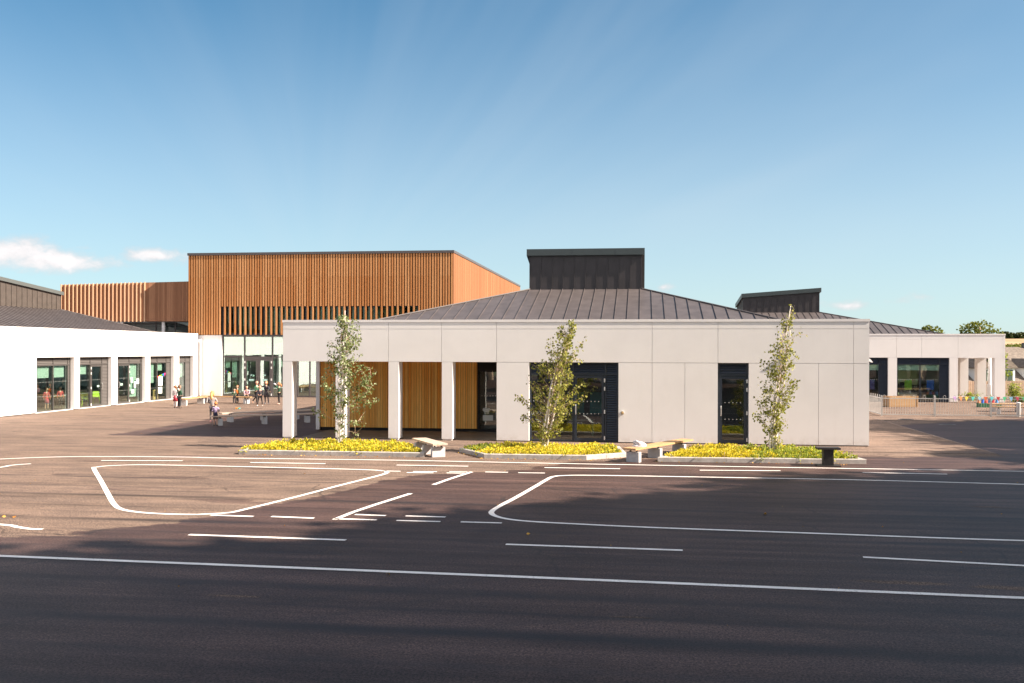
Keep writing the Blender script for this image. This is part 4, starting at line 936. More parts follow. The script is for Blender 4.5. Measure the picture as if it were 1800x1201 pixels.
bench('short bench near the corner of the left pavilion', (-12.25, 17.6), (-12.15, 20.2), (.1, .85), w=.45)
bench('pale bench behind the railings at the right edge', (28.5, 17.6), (32.0, 16.2), (.1, .55), w=.45, bw=.5)
t = thing('stool', 'dark stained stool with flat top at the right end of the right bed', 'stool', (G(1455, 819).x, G(1455, 819).y, 0))
MB().box(-.29, .29, -.2, .2, .435, .485).build('seat', M['darkwood'], t)
b = MB(); b.box(-.13, .13, -.12, .12, .03, .434)
for x in (-.10, -.05, 0, .05, .10): b.box(x-.02, x+.02, -.128, -.12, .03, .43)
b.build('pedestal', M['darkwood'], t)
MB().box(-.30, .30, -.2, .2, -.01, .03).build('base_plate', M['darkwood'], t)
# crumpled cloth on the bench
def lump(name, label, cat, loc, sz, m, seed=1, n=3):
    r2 = random.Random(seed); bm = bmesh.new(); bmesh.ops.create_icosphere(bm, subdivisions=3, radius=1)
    ph = [(r2.uniform(2, 6), r2.uniform(2, 6), r2.uniform(2, 6), r2.uniform(0, 6)) for _ in range(5)]
    for v in bm.verts:
        k = 1+.11*sum(math.sin(v.co.x*a+v.co.y*b_+v.co.z*c+d) for a, b_, c, d in ph)
        v.co = Vector((v.co.x*k*sz[0], v.co.y*k*sz[1], max(-.02, v.co.z*k*sz[2])))
    me = bpy.data.meshes.new(name); bm.to_mesh(me); bm.free(); me.materials.append(m); me.polygons.foreach_set('use_smooth', [True]*len(me.polygons))
    o = bpy.data.objects.new(name, me); COL.objects.link(o); o.location = loc; return tag(o, label, cat)
lump('folded_jumper', 'crumpled white and grey clothing left on the front bench', 'clothing', (11.98, -5.05, .387), (.17, .12, .15), solid('cloth_white', (.72, .68, .72), .9, var=.5, vscale=12), 4)
q = G(418, 719)
t = thing('lunch_bag', 'small orange and teal bag lying on the playground near the group of children', 'bag', (q.x, q.y, 0))
MB().box(-.10, .01, -.07, .07, 0, .07).build('bag_body', solid('orange_bag', (.75, .30, .03), .6), t)
MB().box(.01, .11, -.06, .06, 0, .06).build('bag_pocket', solid('teal_bag', (.10, .38, .36), .6), t)

# ------------------------------------------------------------------ railings, planter, bunting
def railing(label, p0, p1, posts, H_=.96, group='bow top railings'):
    p0, p1 = Vector(p0), Vector(p1); d = p1-p0; L_ = d.length; t = thing('railing', label, 'railing', (p0.x, p0.y, 0), math.atan2(d.y, d.x), group)
    r_ = MB(); r_.box(0, L_, -.02, .02, .06, .10); r_.box(0, L_, -.02, .02, H_-.16, H_-.12); r_.build('rail', M['rail'], t)
    bars = MB(); x = .06; k = 0; ht_ = H_-.04
    while x < L_-.05:
        if k % 3 == 0 and x+.11 < L_:
            pts = [(x, 0, .06), (x, 0, ht_-.02)]+[(x+.055-.055*math.cos(math.pi*u/5), 0, ht_-.02+.075*math.sin(math.pi*u/5)) for u in range(1, 5)]+[(x+.11, 0, ht_-.02), (x+.11, 0, .06)]
            bars.tube(pts, .0085, 5); x += .22
        else: bars.tube([(x, 0, .06), (x, 0, H_-.13)], .008, 5); x += .11
        k += 1
    bars.build('bars', M['rail'], t)
    for u in posts: MB().box(u*L_-.03, u*L_+.03, -.03, .03, -.02, H_+.0).build('post', M['rail'], t)
    return t
railing('bow top railing run turning away beside the near pavilion corner', (22.98, 21.0), (22.98, 15.2), (0, .5))
railing('long bow top railing run parallel to the far pavilion, closing the right yard', (22.98, 15.2), (36.5, 15.1), (0, .172, .352, .53, .71, .88, .995))
q0, q1 = G(1563, 716), G(1614, 716)
t = thing('planter_box', 'pale timber slatted box standing behind the railings', 'planter', (q0.x, q0.y, 0), math.atan2(q1.y-q0.y, q1.x-q0.x))
b = MB(); Lb = (q1-q0).length
for k in range(6): b.box(0, Lb, 0, .03, .02+k*.092, .02+k*.092+.085, rnd.random())
for k in range(6): b.box(-.001, .03, .031, .8, .02+k*.092, .02+k*.092+.085, rnd.random()); b.box(Lb-.03, Lb, .031, .8, .02+k*.092, .02+k*.092+.085, rnd.random()); b.box(0, Lb, .801, .83, .02+k*.092, .02+k*.092+.085, rnd.random())
b.build('slat_sides', M['planter'], t)
MB().box(.03, Lb-.03, .03, .8, .3, .5).build('soil', M['soil'], t)
b = MB()
for x in (.0, Lb-.07): b.box(x, x+.07, -.02, -.001, 0, .60)
b.each('corner_post', M['planter'], t)
t = thing('bunting', 'string of small coloured triangular flags hung along the railings', 'bunting', (26.0, 15.02, .93))
cols = [(.45, .28, .55), (.85, .35, .15), (.85, .55, .08), (.10, .55, .50), (.35, .62, .80), (.75, .16, .06), (.10, .50, .55), (.55, .06, .05), (.08, .50, .25), (.2, .45, .65), (.45, .05, .10), (.10, .40, .18)]
b = MB(); pts = [(i*.25, -.03*(i % 2), .01*math.sin(i*1.3)) for i in range(28)]; b.tube(pts, .004, 4); b.build('string', M['whitetrim'], t)
for i in range(24):
    x = .1+i*.27; c = cols[i % 12]; w2 = .085; b = MB(); tw_ = rnd.uniform(-.05, .05)
    b.add([(x-w2, -.04, 0), (x+w2, -.04, 0), (x+tw_, -.05-abs(tw_), -.2), (x-w2, -.036, 0), (x+w2, -.036, 0), (x+tw_, -.046-abs(tw_), -.2)], [(0, 2, 1), (3, 4, 5), (0, 1, 4, 3), (1, 2, 5, 4), (2, 0, 3, 5)])
    b.build('flag', solid('bunting_%d' % (i % 12), c, .8), t)
q = G(1790, 733)
t = thing('litter_bin', 'small grey bin with white lid just behind the railings, far right', 'bin', (q.x, 15.6, 0))
MB().tube([(0, 0, 0), (0, 0, .62)], [.09, .10], 14).build('bin_body', solid('bin_grey', (.45, .44, .44), .6), t); MB().tube([(0, 0, .62), (0, 0, .65), (0, 0, .67)], [.11, .105, .05], 14).build('lid', M['whitetrim'], t)
q = G(1738, 716); t = thing('toy_crate', 'crate of red, blue and green plastic toys behind the railings', 'toys', (q.x, q.y, 0))
MB().box(-.55, .55, -.3, .3, 0, .22).build('crate', solid('toy_green', (.03, .16, .08), .6), t)
for i, c in enumerate([(.8, .25, .1), (.02, .12, .6), (.75, .05, .04), (.02, .2, .65), (.8, .05, .05), (.05, .25, .6)]):
    b = MB(); x = -.5+i*.18; b.tube([(x, 0, .222), (x+.02, 0, .40+.05*(i % 2))], [.09, .05], 8); b.build('toy', solid('toy%d' % i, c, .5), t)
t = thing('yard_table', 'low white topped table beside the toy crate in the right yard', 'table', (29.9, 19.6, 0))
MB().box(-.8, .8, -.35, .35, .36, .41).build('tabletop', M['seat'], t)
for x in (-.6, .6): MB().box(x-.05, x+.05, -.3, .3, 0, .36).build('leg', M['concrete'], t)
# flag pole
q = onZd(1740, 640, 62)
t = thing('lamp_post', 'thin white pole with a wider foot seen between the far pavilion columns', 'pole', (q.x, q.y, 0))
MB().tube([(0, 0, .9), (0, 0, 3.0)], [.11, .08], 10).build('shaft', M['whitetrim'], t); MB().tube([(0, 0, -.3), (0, 0, .9)], [.2, .19], 10).build('foot', M['whitetrim'], t)

for (px, py, lab) in ((1665, 747, 'round iron drain cover on the dark tarmac beyond the right path'), (1592, 737.5, 'small iron gully cover near the railings')):
    g = G(px, py); t = thing('drain_cover', lab, 'drain cover', (g.x, g.y, 0))
    MB().tube([(0, 0, -.02), (0, 0, .012)], .33, 20).build('frame', M['leg'], t)
    b = MB()
    for k in range(5): b.box(-.2, .2, -.2+k*.09, -.15+k*.09, .0125, .018)
    b.build('grating', solid('iron', (.09, .085, .08), .45, metal=.5), t)
# timber fence on the far boundary
p0, p1 = onZd(1640, 690, 64.5), onZd(1960, 690, 67); p0.z = p1.z = 0; d = p1-p0; L_ = d.length
t = thing('timber_fence', 'brown vertical slat fence behind the far pavilion and its yard', 'fence', (p0.x, p0.y, 0), math.atan2(d.y, d.x))
b = MB(); x = 0
while x < L_: b.box(x, x+.10, 0, .03, -.3, 1.02+.0, rnd.random()); x += .125
b.build('slats', M['fencewood'], t)
b = MB(); b.box(0, L_, .031, .06, .2, .28); b.box(0, L_, .031, .06, .8, .88); b.build('rails', M['fencewood'], t)
x = 0
while x < L_: MB().box(x, x+.08, -.06, -.001, -.3, 1.12).build('post', M['whitetrim'], t); x += 2.4

# ------------------------------------------------------------------ houses beyond
def house(name, label, c, rz, Lh, Dh, ze, zr, zb, dorm, wallm='stone', roofm='slate', chim=(.1, .9)):
    t = thing(name, label, 'house', c, rz); w = MB(); w.box(0, Lh, 0, Dh, zb, ze-.01)
    w.add([(0, 0, ze), (0, Dh, ze), (0, Dh/2, zr-.1)], [(0, 1, 2)]); w.add([(Lh, 0, ze), (Lh, Dh, ze), (Lh, Dh/2, zr-.1)], [(0, 1, 2)]); w.build('wall', M[wallm], t)
    r_ = MB(); o = .35; k = (zr-ze)/(Dh/2)
    r_.hexa([(-o, -o, ze-o*k), (Lh+o, -o, ze-o*k), (Lh+o, Dh/2, zr), (-o, Dh/2, zr)], [(-o, -o, ze-o*k+.16), (Lh+o, -o, ze-o*k+.16), (Lh+o, Dh/2, zr+.16), (-o, Dh/2, zr+.16)])
    r_.hexa([(-o, Dh/2+.002, zr), (Lh+o, Dh/2+.002, zr), (Lh+o, Dh+o, ze-o*k), (-o, Dh+o, ze-o*k)], [(-o, Dh/2+.002, zr+.16), (Lh+o, Dh/2+.002, zr+.16), (Lh+o, Dh+o, ze-o*k+.16), (-o, Dh+o, ze-o*k+.16)])
    r = r_.build('roof', M[roofm], t)
    for u in chim:
        c_ = MB(); x = u*Lh; c_.box(x-.5, x+.5, Dh/2-.35, Dh/2+.35, zr-.6, zr+.75); c_.tube([(x-.2, Dh/2, zr+.75), (x-.2, Dh/2, zr+1.0)], .12, 8); c_.tube([(x+.2, Dh/2, zr+.75), (x+.2, Dh/2, zr+1.0)], .12, 8); c_.build('chimney', M[wallm], r)
    for x in dorm:
        z0, z1 = ze+.1, ze+1.5; yb_ = (z1-ze)/k+.4; f = MB()
        f.box(x-.75, x+.75, .25, yb_, z0, z1); f.build('dormer', M['whitetrim'], t)
        g = MB(); g.hexa([(x-.95, .1, z1), (x, .1, z1), (x, yb_+1.2, z1), (x-.95, yb_+1.2, z1)], [(x-.95, .1, z1+.08), (x, .1, z1+.85), (x, yb_+1.2, z1+.85), (x-.95, yb_+1.2, z1+.08)])
        g.hexa([(x+.001, .1, z1), (x+.95, .1, z1), (x+.95, yb_+1.2, z1), (x+.001, yb_+1.2, z1)], [(x+.001, .1, z1+.85), (x+.95, .1, z1+.08), (x+.95, yb_+1.2, z1+.08), (x+.001, yb_+1.2, z1+.85)]); g.build('dormer_roof', M[roofm], t)
        MB().box(x-.52, x+.52, .235, .249, z0+.2, z1-.12).build('window', solid('window_glass_dark', (.05, .07, .06), .1), t)
    return t
q = onZd(1700, 640, 84); q1 = onZd(1900, 640, 87); dd = q1-q
house('stone_house', 'stone house with brown slate roof and white dormers beyond the fence at the right', (q.x-1, q.y, 0), math.atan2(dd.y, dd.x), 16, 7.5, 0.0, 2.75, -4.6, (3.0, 5.6, 8.4, 11.6, 14.2), chim=(.02,))
q = onZd(1785, 612, 130); 
house('distant_house', 'distant grey roofed house behind the stone house at the right edge', (q.x-2, q.y, 0), .3, 14, 8, .8, 3.4, -5, (), chim=(.5,))

# ------------------------------------------------------------------ trees, hedges, woods
def crown_tree(name, label, loc, H_, Rc, zc0, n=2200, ls=.3, seed=1, m='leafO', group=None, lean=0, clumps=26):
    r2 = random.Random(seed); t = thing(name, label, 'tree', loc, 0, group); tr = MB(); lf = MB()
    tr.tube([(0, 0, -.2), (.1, 0, H_*.35), (lean*.6, .1, H_*.7), (lean, 0, H_*.95)], [.028*H_, .02*H_, .011*H_, .003*H_], 8)
    for k in range(clumps):
        u = r2.random(); z = zc0+(H_-zc0)*u; rr = Rc*math.sin(math.pi*min(1, .18+.80*u))**.7
        a = r2.uniform(0, 6.28); rad = rr*r2.uniform(.3, .85); c = Vector((math.cos(a)*rad+lean*u, math.sin(a)*rad, min(z, H_-Rc*.2)))
        tr.tube([(lean*u*.5, 0, max(H_*.2, z-rad*.8)), c*.6+Vector((0, 0, z*.25)), c], [.006*H_, .004*H_, .001*H_], 5)
        cr = Rc*r2.uniform(.22, .42); bias = r2.gauss(0, .15)
        for q in range(int(n/clumps)):
            d = Vector((r2.gauss(0, 1), r2.gauss(0, 1), r2.gauss(0, 1))).normalized(); p = c+Vector((d.x, d.y, d.z*.8))*cr*r2.uniform(.45, 1.1)
            lf.leaf(p, d+Vector((r2.gauss(0, .6), r2.gauss(0, .6), r2.gauss(-.2, .5))), ls*.8, ls*r2.uniform(.7, 1.2), min(1, max(0, r2.gauss(.5, .22)+bias)))
    tr.build('trunk', M['twig'], t); lf.build('crown', M[m], t); return t
def at(px, py, D):   # ground point under a sight line at distance D
    q = onZd(px, py, D); return q, terr(q.x, q.y)
for (px, pyt, D, Rc, lab, sd, n) in [(1637, 572, 105, 2.0, 'bushy green tree top showing over the far pavilion roof', 3, 2600), (1722, 567, 100, 2.9, 'wide green tree behind the right end of the far pavilion', 5, 3600)]:
    q, z = at(px, pyt, D); crown_tree('broadleaf_tree', lab, (q.x, q.y, z), q.z-z, Rc, (q.z-z)*.35, n, .30, sd)
q, z = at(1772, 607, 74); crown_tree('broadleaf_tree', 'small yellow-green tree beside the far pavilion end wall', (q.x-.6, q.y, z), q.z-z+.3, .9, 1.2, 900, .16, 8, m='leafG')
def shrub(label, px, py, D, w, h, seed, n=500, m='leafG', base=None):
    q, z = at(px, py, D); z = 0 if base is None else base; r2 = random.Random(seed); t = thing('shrub', label, 'shrub', (q.x, q.y, z)); st = MB(); lf = MB()
    for k in range(9):
        a = r2.uniform(0, 6.28); tip = Vector((math.cos(a)*w*r2.uniform(.2, 1), math.sin(a)*w*.5*r2.uniform(.2, 1), h*r2.uniform(.6, 1))); st.tube([(0, 0, 0), tip*.5+Vector((0, 0, .1)), tip], [.02, .012, .004], 4)
        for _ in range(n//9):
            u = r2.uniform(.15, 1); p = tip*u+Vector((r2.gauss(0, .1), r2.gauss(0, .1), r2.gauss(0, .1))); lf.leaf(p, (r2.gauss(0, 1), r2.gauss(0, 1), r2.gauss(0, 1)), .07, .1, r2.random())
    st.build('stems', M['twig'], t); lf.build('foliage', M[m], t)
shrub('tall loose yellow-green shrub in front of the slat fence', 1783, 690, 58, .55, 1.15, 4, 700)
shrub('low green shrub between the far pavilion columns', 1708, 695, 60, .8, .4, 5, 500)
shrub('low green shrub beyond the railings at the far right', 1796, 700, 58, .6, .45, 6, 500)
shrub('green shrub right of the white pole', 1748, 696, 60, .7, .4, 7, 500)
# hedgerow and distant wood
def mass(name, label, items, m, ls, seed, cat='trees'):
    r2 = random.Random(seed); lf = MB()
    for (x, y, z, h, r_, con) in items:
        for _ in range(int(60+20*h)):
            u = r2.random(); rr = r_*(1-u*.85 if con else math.sqrt(max(.05, 1-(2*u-1)**2))); a = r2.uniform(0, 6.28)
            d = Vector((math.cos(a), math.sin(a), r2.gauss(.2, .4))); lf.leaf((x+math.cos(a)*rr*r2.uniform(.5, 1), y+math.sin(a)*rr*r2.uniform(.5, 1), z+u*h), d, ls, ls*1.1, r2.random())
    return tag(lf.build(name, M[m]), label, cat, kind='stuff')
its = []
for k in range(420):
    px = 1640+rnd.random()*420; D = 640+rnd.random()*60; q = onZd(px, 600, D); z = terr(q.x, q.y); its.append((q.x, q.y, z-.5, rnd.uniform(2.6, 5.0)*(1.1 if px > 1760 else .6), rnd.uniform(1.6, 2.6), True))
mass('wood', 'dark conifer wood along the hilltop at the right edge', its, 'pine', 1.3, 2, 'wood')
its = []
for k in range(150):
    px = 1660+rnd.random()*400; D = 335+rnd.random()*25; q = onZd(px, 612, D); z = terr(q.x, q.y); its.append((q.x, q.y, z-.6, rnd.uniform(.8, 1.7), rnd.uniform(1.2, 2.4), False))
mass('hedgerow', 'green hedgerow below the golden field', its, 'leafO', .45, 3, 'hedge')

# tall trees on the right and behind the viewer: they shade the front of the yard and show in the window panes
proto = crown_tree('tall_tree', 'tall tree standing outside the view to the right', (0, 0, 0), 16, 4.6, 3.2, 9000, .55, 11, group='tall trees round the yard', clumps=60)
hs = 1/math.tan(SUN_EL)
edge = [(2.1, -18.4), (4.7, -17.0), (6.5, -15.6), (8.9, -12.6), (10.4, -10.9), (13.0, -9.0), (16.0, -6.3)]
spots = []
for i, (x, y) in enumerate(edge):
    h = 19; spots.append((x+math.cos(SUN_SKEW)*h*hs+3.0, y-math.sin(SUN_SKEW)*h*hs-4.9+(1.9, 1.2, .9, .9, .9, .9, .9)[i], 1.3))
for x, y in [(33, -30), (37, -26.5), (41, -22), (45, -17), (49, -12), (33, -37), (38, -33), (43, -28), (30, -43), (48, -22), (27, -36)]: spots.append((x, y, 1.3))
for x, y in [(45.5, -6), (43.7, -4.5), (43.5, .6), (43.8, 5.0), (43.6, 8.6), (46, -1.5), (45, 3), (46.5, 7), (50, -4), (52, 2), (51, 7)]: spots.append((x, y, 1.0))
for i in range(15): spots.append((-26+i*5.6+rnd.uniform(-1, 1), -62+rnd.uniform(-3, 3), .85))
SPOTS = spots
for i, (x, y, s) in enumerate(spots):
    o = proto if i == 0 else dup(proto)
    o.location = (x, y, -.02); o.rotation_euler.z = rnd.uniform(0, 6.28); o.scale = (s, s, s*rnd.uniform(.95, 1.05))

# ------------------------------------------------------------------ people
DG = None
def skin_mesh(name, verts, edges, radii, mats, parent, root=0, sub=1, extra=None):
    me = bpy.data.meshes.new(name+'_cage'); me.from_pydata([tuple(v) for v in verts], edges, []); o = bpy.data.objects.new(name+'_cage', me); COL.objects.link(o)
    mod = o.modifiers.new('skin', 'SKIN'); mod.branch_smoothing = .6; mod.use_smooth_shade = True
    lay = me.skin_vertices[0].data
    for i, r_ in enumerate(radii): lay[i].radius = (r_, r_) if not isinstance(r_, tuple) else r_
    lay[root].use_root = True
    s = o.modifiers.new('sub', 'SUBSURF'); s.levels = sub; s.render_levels = sub
    dg = bpy.context.evaluated_depsgraph_get(); nm = bpy.data.meshes.new_from_object(o.evaluated_get(dg)); nm.name = name
    bpy.data.objects.remove(o); bpy.data.meshes.remove(me)
    nm.materials.clear(); [nm.materials.append(m_) for m_ in mats]
    if extra:
        bm = bmesh.new(); bm.from_mesh(nm); extra(bm); bm.to_mesh(nm); bm.free()
    nm.polygons.foreach_set('use_smooth', [True]*len(nm.polygons))
    ob = bpy.data.objects.new(name, nm); COL.objects.link(ob); ob.parent = parent; return ob
BASEJ = dict(pelvis=(0, 0, .49), waist=(0, 0, .58), chest=(0, 0, .70), neck=(0, 0, .80), headb=(0, -.005, .86),
    hipR=(-.05, 0, .47), hipL=(.05, 0, .47), kneeR=(-.055, -.01, .26), kneeL=(.055, -.01, .26), ankR=(-.06, .01, .045), ankL=(.06, .01, .045), toeR=(-.065, -.08, .022), toeL=(.065, -.08, .022),
    shR=(-.10, 0, .765), shL=(.10, 0, .765), elR=(-.135, .01, .62), elL=(.135, .01, .62), wrR=(-.14, -.03, .49), wrL=(.14, -.03, .49))
SK = {}
def person(label, loc, H_, rz, top=(.02, .07, .04), bottom=(.02, .02, .025), hair=(.05, .025, .012), shoes=(.02, .02, .02), style='trousers', hairstyle='short', pose={}, pony=0, legs=None, sleeves=True, bib=None, headturn=0, varTop=0, skincol=None, lift=0, collar=True):
    J = {k: Vector(v) for k, v in BASEJ.items()}
    for k, v in pose.items(): J[k] = Vector(v)
    for k in J: J[k] = J[k]*H_
    t = thing('person', label, 'person', (loc[0], loc[1], lift), rz)
    hc = J['headb']+Vector((0, -.004, .05))*H_; hr = .066*H_*1.08
    names = list(J); V = [J[n] for n in names]; ix = {n: i for i, n in enumerate(names)}
    E = [('pelvis', 'waist'), ('waist', 'chest'), ('chest', 'neck'), ('neck', 'headb'), ('pelvis', 'hipR'), ('pelvis', 'hipL'), ('hipR', 'kneeR'), ('hipL', 'kneeL'), ('kneeR', 'ankR'), ('kneeL', 'ankL'), ('ankR', 'toeR'), ('ankL', 'toeL'),
         ('chest', 'shR'), ('chest', 'shL'), ('shR', 'elR'), ('shL', 'elL'), ('elR', 'wrR'), ('elL', 'wrL')]
    Rr = dict(pelvis=.062, waist=.058, chest=.066, neck=.028, headb=.032, hipR=.045, hipL=.045, kneeR=.030, kneeL=.030, ankR=.02, ankL=.02, toeR=.018, toeL=.018, shR=.032, shL=.032, elR=.022, elL=.022, wrR=.015, wrL=.015)
    E = [(ix[a], ix[b_]) for a, b_ in E]; rad = [Rr[n]*H_ for n in names]
    # hands: palm and five fingers of unequal length
    for sd in 'RL':
        w_, e_ = J['wr'+sd], J['el'+sd]; d = (w_-e_).normalized(); sdv = d.cross(Vector((0, 1, 0)));
        if sdv.length < .1: sdv = Vector((1, 0, 0))
        sdv.normalize(); pn = d.cross(sdv).normalized()
        V.append(w_+d*.028*H_); pi_ = len(V)-1; E.append((ix['wr'+sd], pi_)); rad.append(.014*H_)
        for k, fl in enumerate((.030, .036, .040, .036, .028)):
            base_ = V[pi_]+pn*(k-2)*.008*H_+d*(.006 if k else -.012)*H_; dirf = (d+pn*(k-2)*.12+(sdv*.25)+(pn*-.7 if k == 0 else Vector())).normalized()
            m1 = base_+dirf*fl*.5*H_; m2 = m1+(dirf+sdv*.35).normalized()*fl*.5*H_
            n0 = len(V); V += [m1, m2]; E += [(pi_, n0), (n0, n0+1)]; rad += [.0062*H_, .005*H_]
    def head(bm):
        ms = bmesh.ops.create_uvsphere(bm, u_segments=14, v_segments=10, radius=1)['verts']
        rot = Matrix.Rotation(headturn, 4, 'Z')
        for v in ms:
            c = v.co.copy(); c.x *= .86*hr; c.y *= .98*hr; c.z *= 1.18*hr
            if c.z < 0: c.x *= 1-.22*(-c.z/hr); c.y *= 1-.12*(-c.z/hr)
            v.co = hc+rot @ c
        def part(off, sc, mi=0):
            vs_ = bmesh.ops.create_icosphere(bm, subdivisions=1, radius=1)['verts']
            fs = set(f for v in vs_ for f in v.link_faces)
            for v in vs_: v.co = hc+rot @ Vector((off[0]*hr+v.co.x*sc[0]*hr, off[1]*hr+v.co.y*sc[1]*hr, off[2]*hr+v.co.z*sc[2]*hr))
            for f in fs: f.material_index = mi
        part((0, -1.0, -.12), (.12, .16, .18)); part((-.86, 0, -.05), (.1, .18, .26)); part((.86, 0, -.05), (.1, .18, .26))
        part((-.32, -.90, .08), (.12, .08, .08), 1); part((.32, -.90, .08), (.12, .08, .08), 1); part((0, -.88, -.52), (.24, .08, .06), 2)
    sk = M['skin'] if skincol is None else solid('skin_%02d' % int(skincol[0]*100), skincol, .55)
    body = skin_mesh('body', V, E, rad, [sk, solid('eye', (.02, .015, .01), .3), solid('lips', (.45, .12, .10), .5)], t, ix['pelvis'], 1, head)
    key = lambda c, p: '%s_%s' % (p, '_'.join('%02d' % int(v*99) for v in c))
    # top
    tv = ['pelvis', 'waist', 'chest', 'neck', 'shR', 'shL', 'elR', 'elL', 'wrR', 'wrL']; tr_ = dict(pelvis=.078, waist=.073, chest=.080, neck=.034, shR=.043, shL=.043, elR=.032, elL=.032, wrR=.026, wrL=.026)
    te = [('pelvis', 'waist'), ('waist', 'chest'), ('chest', 'neck'), ('chest', 'shR'), ('chest', 'shL'), ('shR', 'elR'), ('shL', 'elL'), ('elR', 'wrR'), ('elL', 'wrL')]
    Vt = []
    for n in tv:
        p = J[n].copy()
        if n[:2] == 'wr': p = J['el'+n[2]].lerp(p, .93 if sleeves else .15)
        if n == 'neck': p = J['chest'].lerp(p, .72)
        Vt.append(p)
    skin_mesh('jumper', Vt, [(tv.index(a), tv.index(b_)) for a, b_ in te], [tr_[n]*H_ for n in tv], [solid(key(top, 'cloth'), top, .9, var=varTop, vscale=14)], t, 0, 1)
    if collar:
        c = MB(); c.tube([J['chest'].lerp(J['neck'], .62), J['chest'].lerp(J['neck'], .85)], [.044*H_, .032*H_], 8); c.build('collar', M['poster'], t, smooth=True)
    lv = ['pelvis', 'hipR', 'hipL', 'kneeR', 'kneeL', 'ankR', 'ankL']; le = [(0, 1), (0, 2), (1, 3), (2, 4), (3, 5), (4, 6)]
    lr = [.070, .054, .054, .040, .040, .032, .032] if style == 'trousers' else [.066, .048, .048, .033, .033, .024, .024]
    lc = bottom if style in ('trousers', 'leggings') else legs
    if lc: skin_mesh('trousers' if style == 'trousers' else 'tights', [J[n] for n in lv], le, [x*H_ for x in lr], [solid(key(lc, 'cloth'), lc, .9)], t, 0, 1)
    if style == 'skirt':
        c = MB(); w0 = J['pelvis'].lerp(J['waist'], .6); mid = (J['kneeR']+J['kneeL'])/2; hem = w0.lerp(mid, .85)
        c.tube([w0, w0.lerp(hem, .4), hem], [.066*H_, .088*H_, .112*H_], 12); c.build('skirt', solid(key(bottom, 'cloth'), bottom, .9), t, smooth=True)
    for sd in 'RL':
        a, to = J['ank'+sd], J['toe'+sd]; heel = a+(a-to).normalized()*.02*H_; heel.z = to.z if to.z < a.z else heel.z
        skin_mesh('shoe', [heel, (a+to)/2, to], [(0, 1), (1, 2)], [.026*H_, .028*H_, .022*H_], [solid(key(shoes, 'shoe'), shoes, .6)], t, 0, 1)
    # hair
    bm = bmesh.new(); bmesh.ops.create_uvsphere(bm, u_segments=14, v_segments=10, radius=1); rot = Matrix.Rotation(headturn, 4, 'Z')
    dele = []
    for v in bm.verts:
        c = v.co; 
        if c.y < -.35 and c.z < .38: dele.append(v)
        elif c.z < (-.95 if hairstyle != 'short' else -.45): dele.append(v)
    bmesh.ops.delete(bm, geom=dele, context='VERTS')
    for v in bm.verts:
        c = v.co; k = 1+.05*math.sin(9*c.x+7*c.z); fl = 1.35 if (hairstyle == 'bob' and c.z < 0) else 1; v.co = hc+rot @ Vector((c.x*.97*hr*k*fl, (c.y*1.08*k+.06)*hr, c.z*1.26*hr*k))
    me = bpy.data.meshes.new('hair'); bm.to_mesh(me); bm.free(); hm = solid(key(hair, 'hair'), hair, .6, var=.3, vscale=30); me.materials.append(hm); me.polygons.foreach_set('use_smooth', [True]*len(me.polygons))
    ho = bpy.data.objects.new('hair', me); COL.objects.link(ho); ho.parent = t; so_ = ho.modifiers.new('thickness', 'SOLIDIFY'); so_.thickness = .012*H_
    if pony:
        c = MB(); b0 = hc+rot @ Vector((0, hr*.98, hr*.25)); c.tube([b0, b0+Vector((0, .03, -.06))*H_, b0+Vector((0, .03, -.06-pony*.6))*H_, b0+Vector((0, .02, -.06-pony))*H_], [.028*H_, .045*H_, .04*H_, .012*H_], 8); c.build('ponytail', hm, t, smooth=True)
    if bib:
        c = MB(); ch, pe = J['chest'], J['pelvis']
        c.tube([pe+Vector((0, 0, .02*H_)), pe.lerp(ch, .5), ch+Vector((0, 0, .03*H_))], [.092*H_, .090*H_, .088*H_], 12); c.build('bib', solid(key(bib, 'bib'), bib, .8), t, smooth=True)
    return t
def hgt(px, pyt, pyb):    # standing height from photo rows
    g = G(px, pyb); D = (g-CAM).dot(Vector((-math.sin(YAW), math.cos(YAW), 0))); return (pyb-pyt)/FPX*D
def put(px, pyb): g = G(px, pyb); return (g.x, g.y)
armup = dict(elR=(-.19, -.02, .83), wrR=(-.09, -.04, .90))
person('boy in a green jumper with one arm raised to his head, beside the left pavilion', put(315, 718), 1.20, R(150), hair=(.10, .05, .025), pose=dict(elL=(.20, -.01, .80), wrL=(.09, -.02, .92), elR=(-.16, 0, .64), wrR=(-.12, -.05, .56)))
person('girl in a red and white dress standing close behind the green-jumper boy', put(308.5, 717), 1.17, R(170), top=(.70, .62, .64), bottom=(.34, .03, .05), style='skirt', hair=(.30, .12, .05), shoes=(.02, .02, .03), legs=(.7, .65, .68), bib=None, varTop=.4)
person('girl with a long blonde ponytail in a grey jumper, seen from behind', put(373, 742), hgt(373, 687, 742), R(185), top=(.30, .27, .27), bottom=(.055, .045, .05), hair=(.62, .36, .12), pony=.16, shoes=(.75, .35, .35), style='leggings', hairstyle='long', pose=dict(elL=(.15, -.03, .63), wrL=(.09, -.10, .60), elR=(-.15, -.03, .63), wrR=(-.09, -.10, .60), ankL=(.045, .03, .045), toeL=(.05, -.06, .022)))
person('small ginger child in a purple patterned top and navy skirt by the bench end', put(379, 748.5), hgt(379, 706, 748.5), R(200), top=(.42, .32, .50), bottom=(.02, .02, .05), hair=(.50, .17, .04), style='skirt', shoes=(.015, .015, .03), varTop=.7, pose=dict(wrL=(.11, -.10, .56), wrR=(-.11, -.09, .58)))
person('small dark haired boy with an orange coat over his arm, next to the entrance bench', put(412, 711), hgt(412, 683, 711), R(20), top=(.02, .07, .04), hair=(.02, .015, .01), bib=None, pose=dict(wrR=(-.08, -.12, .60), wrL=(.10, -.08, .60)))
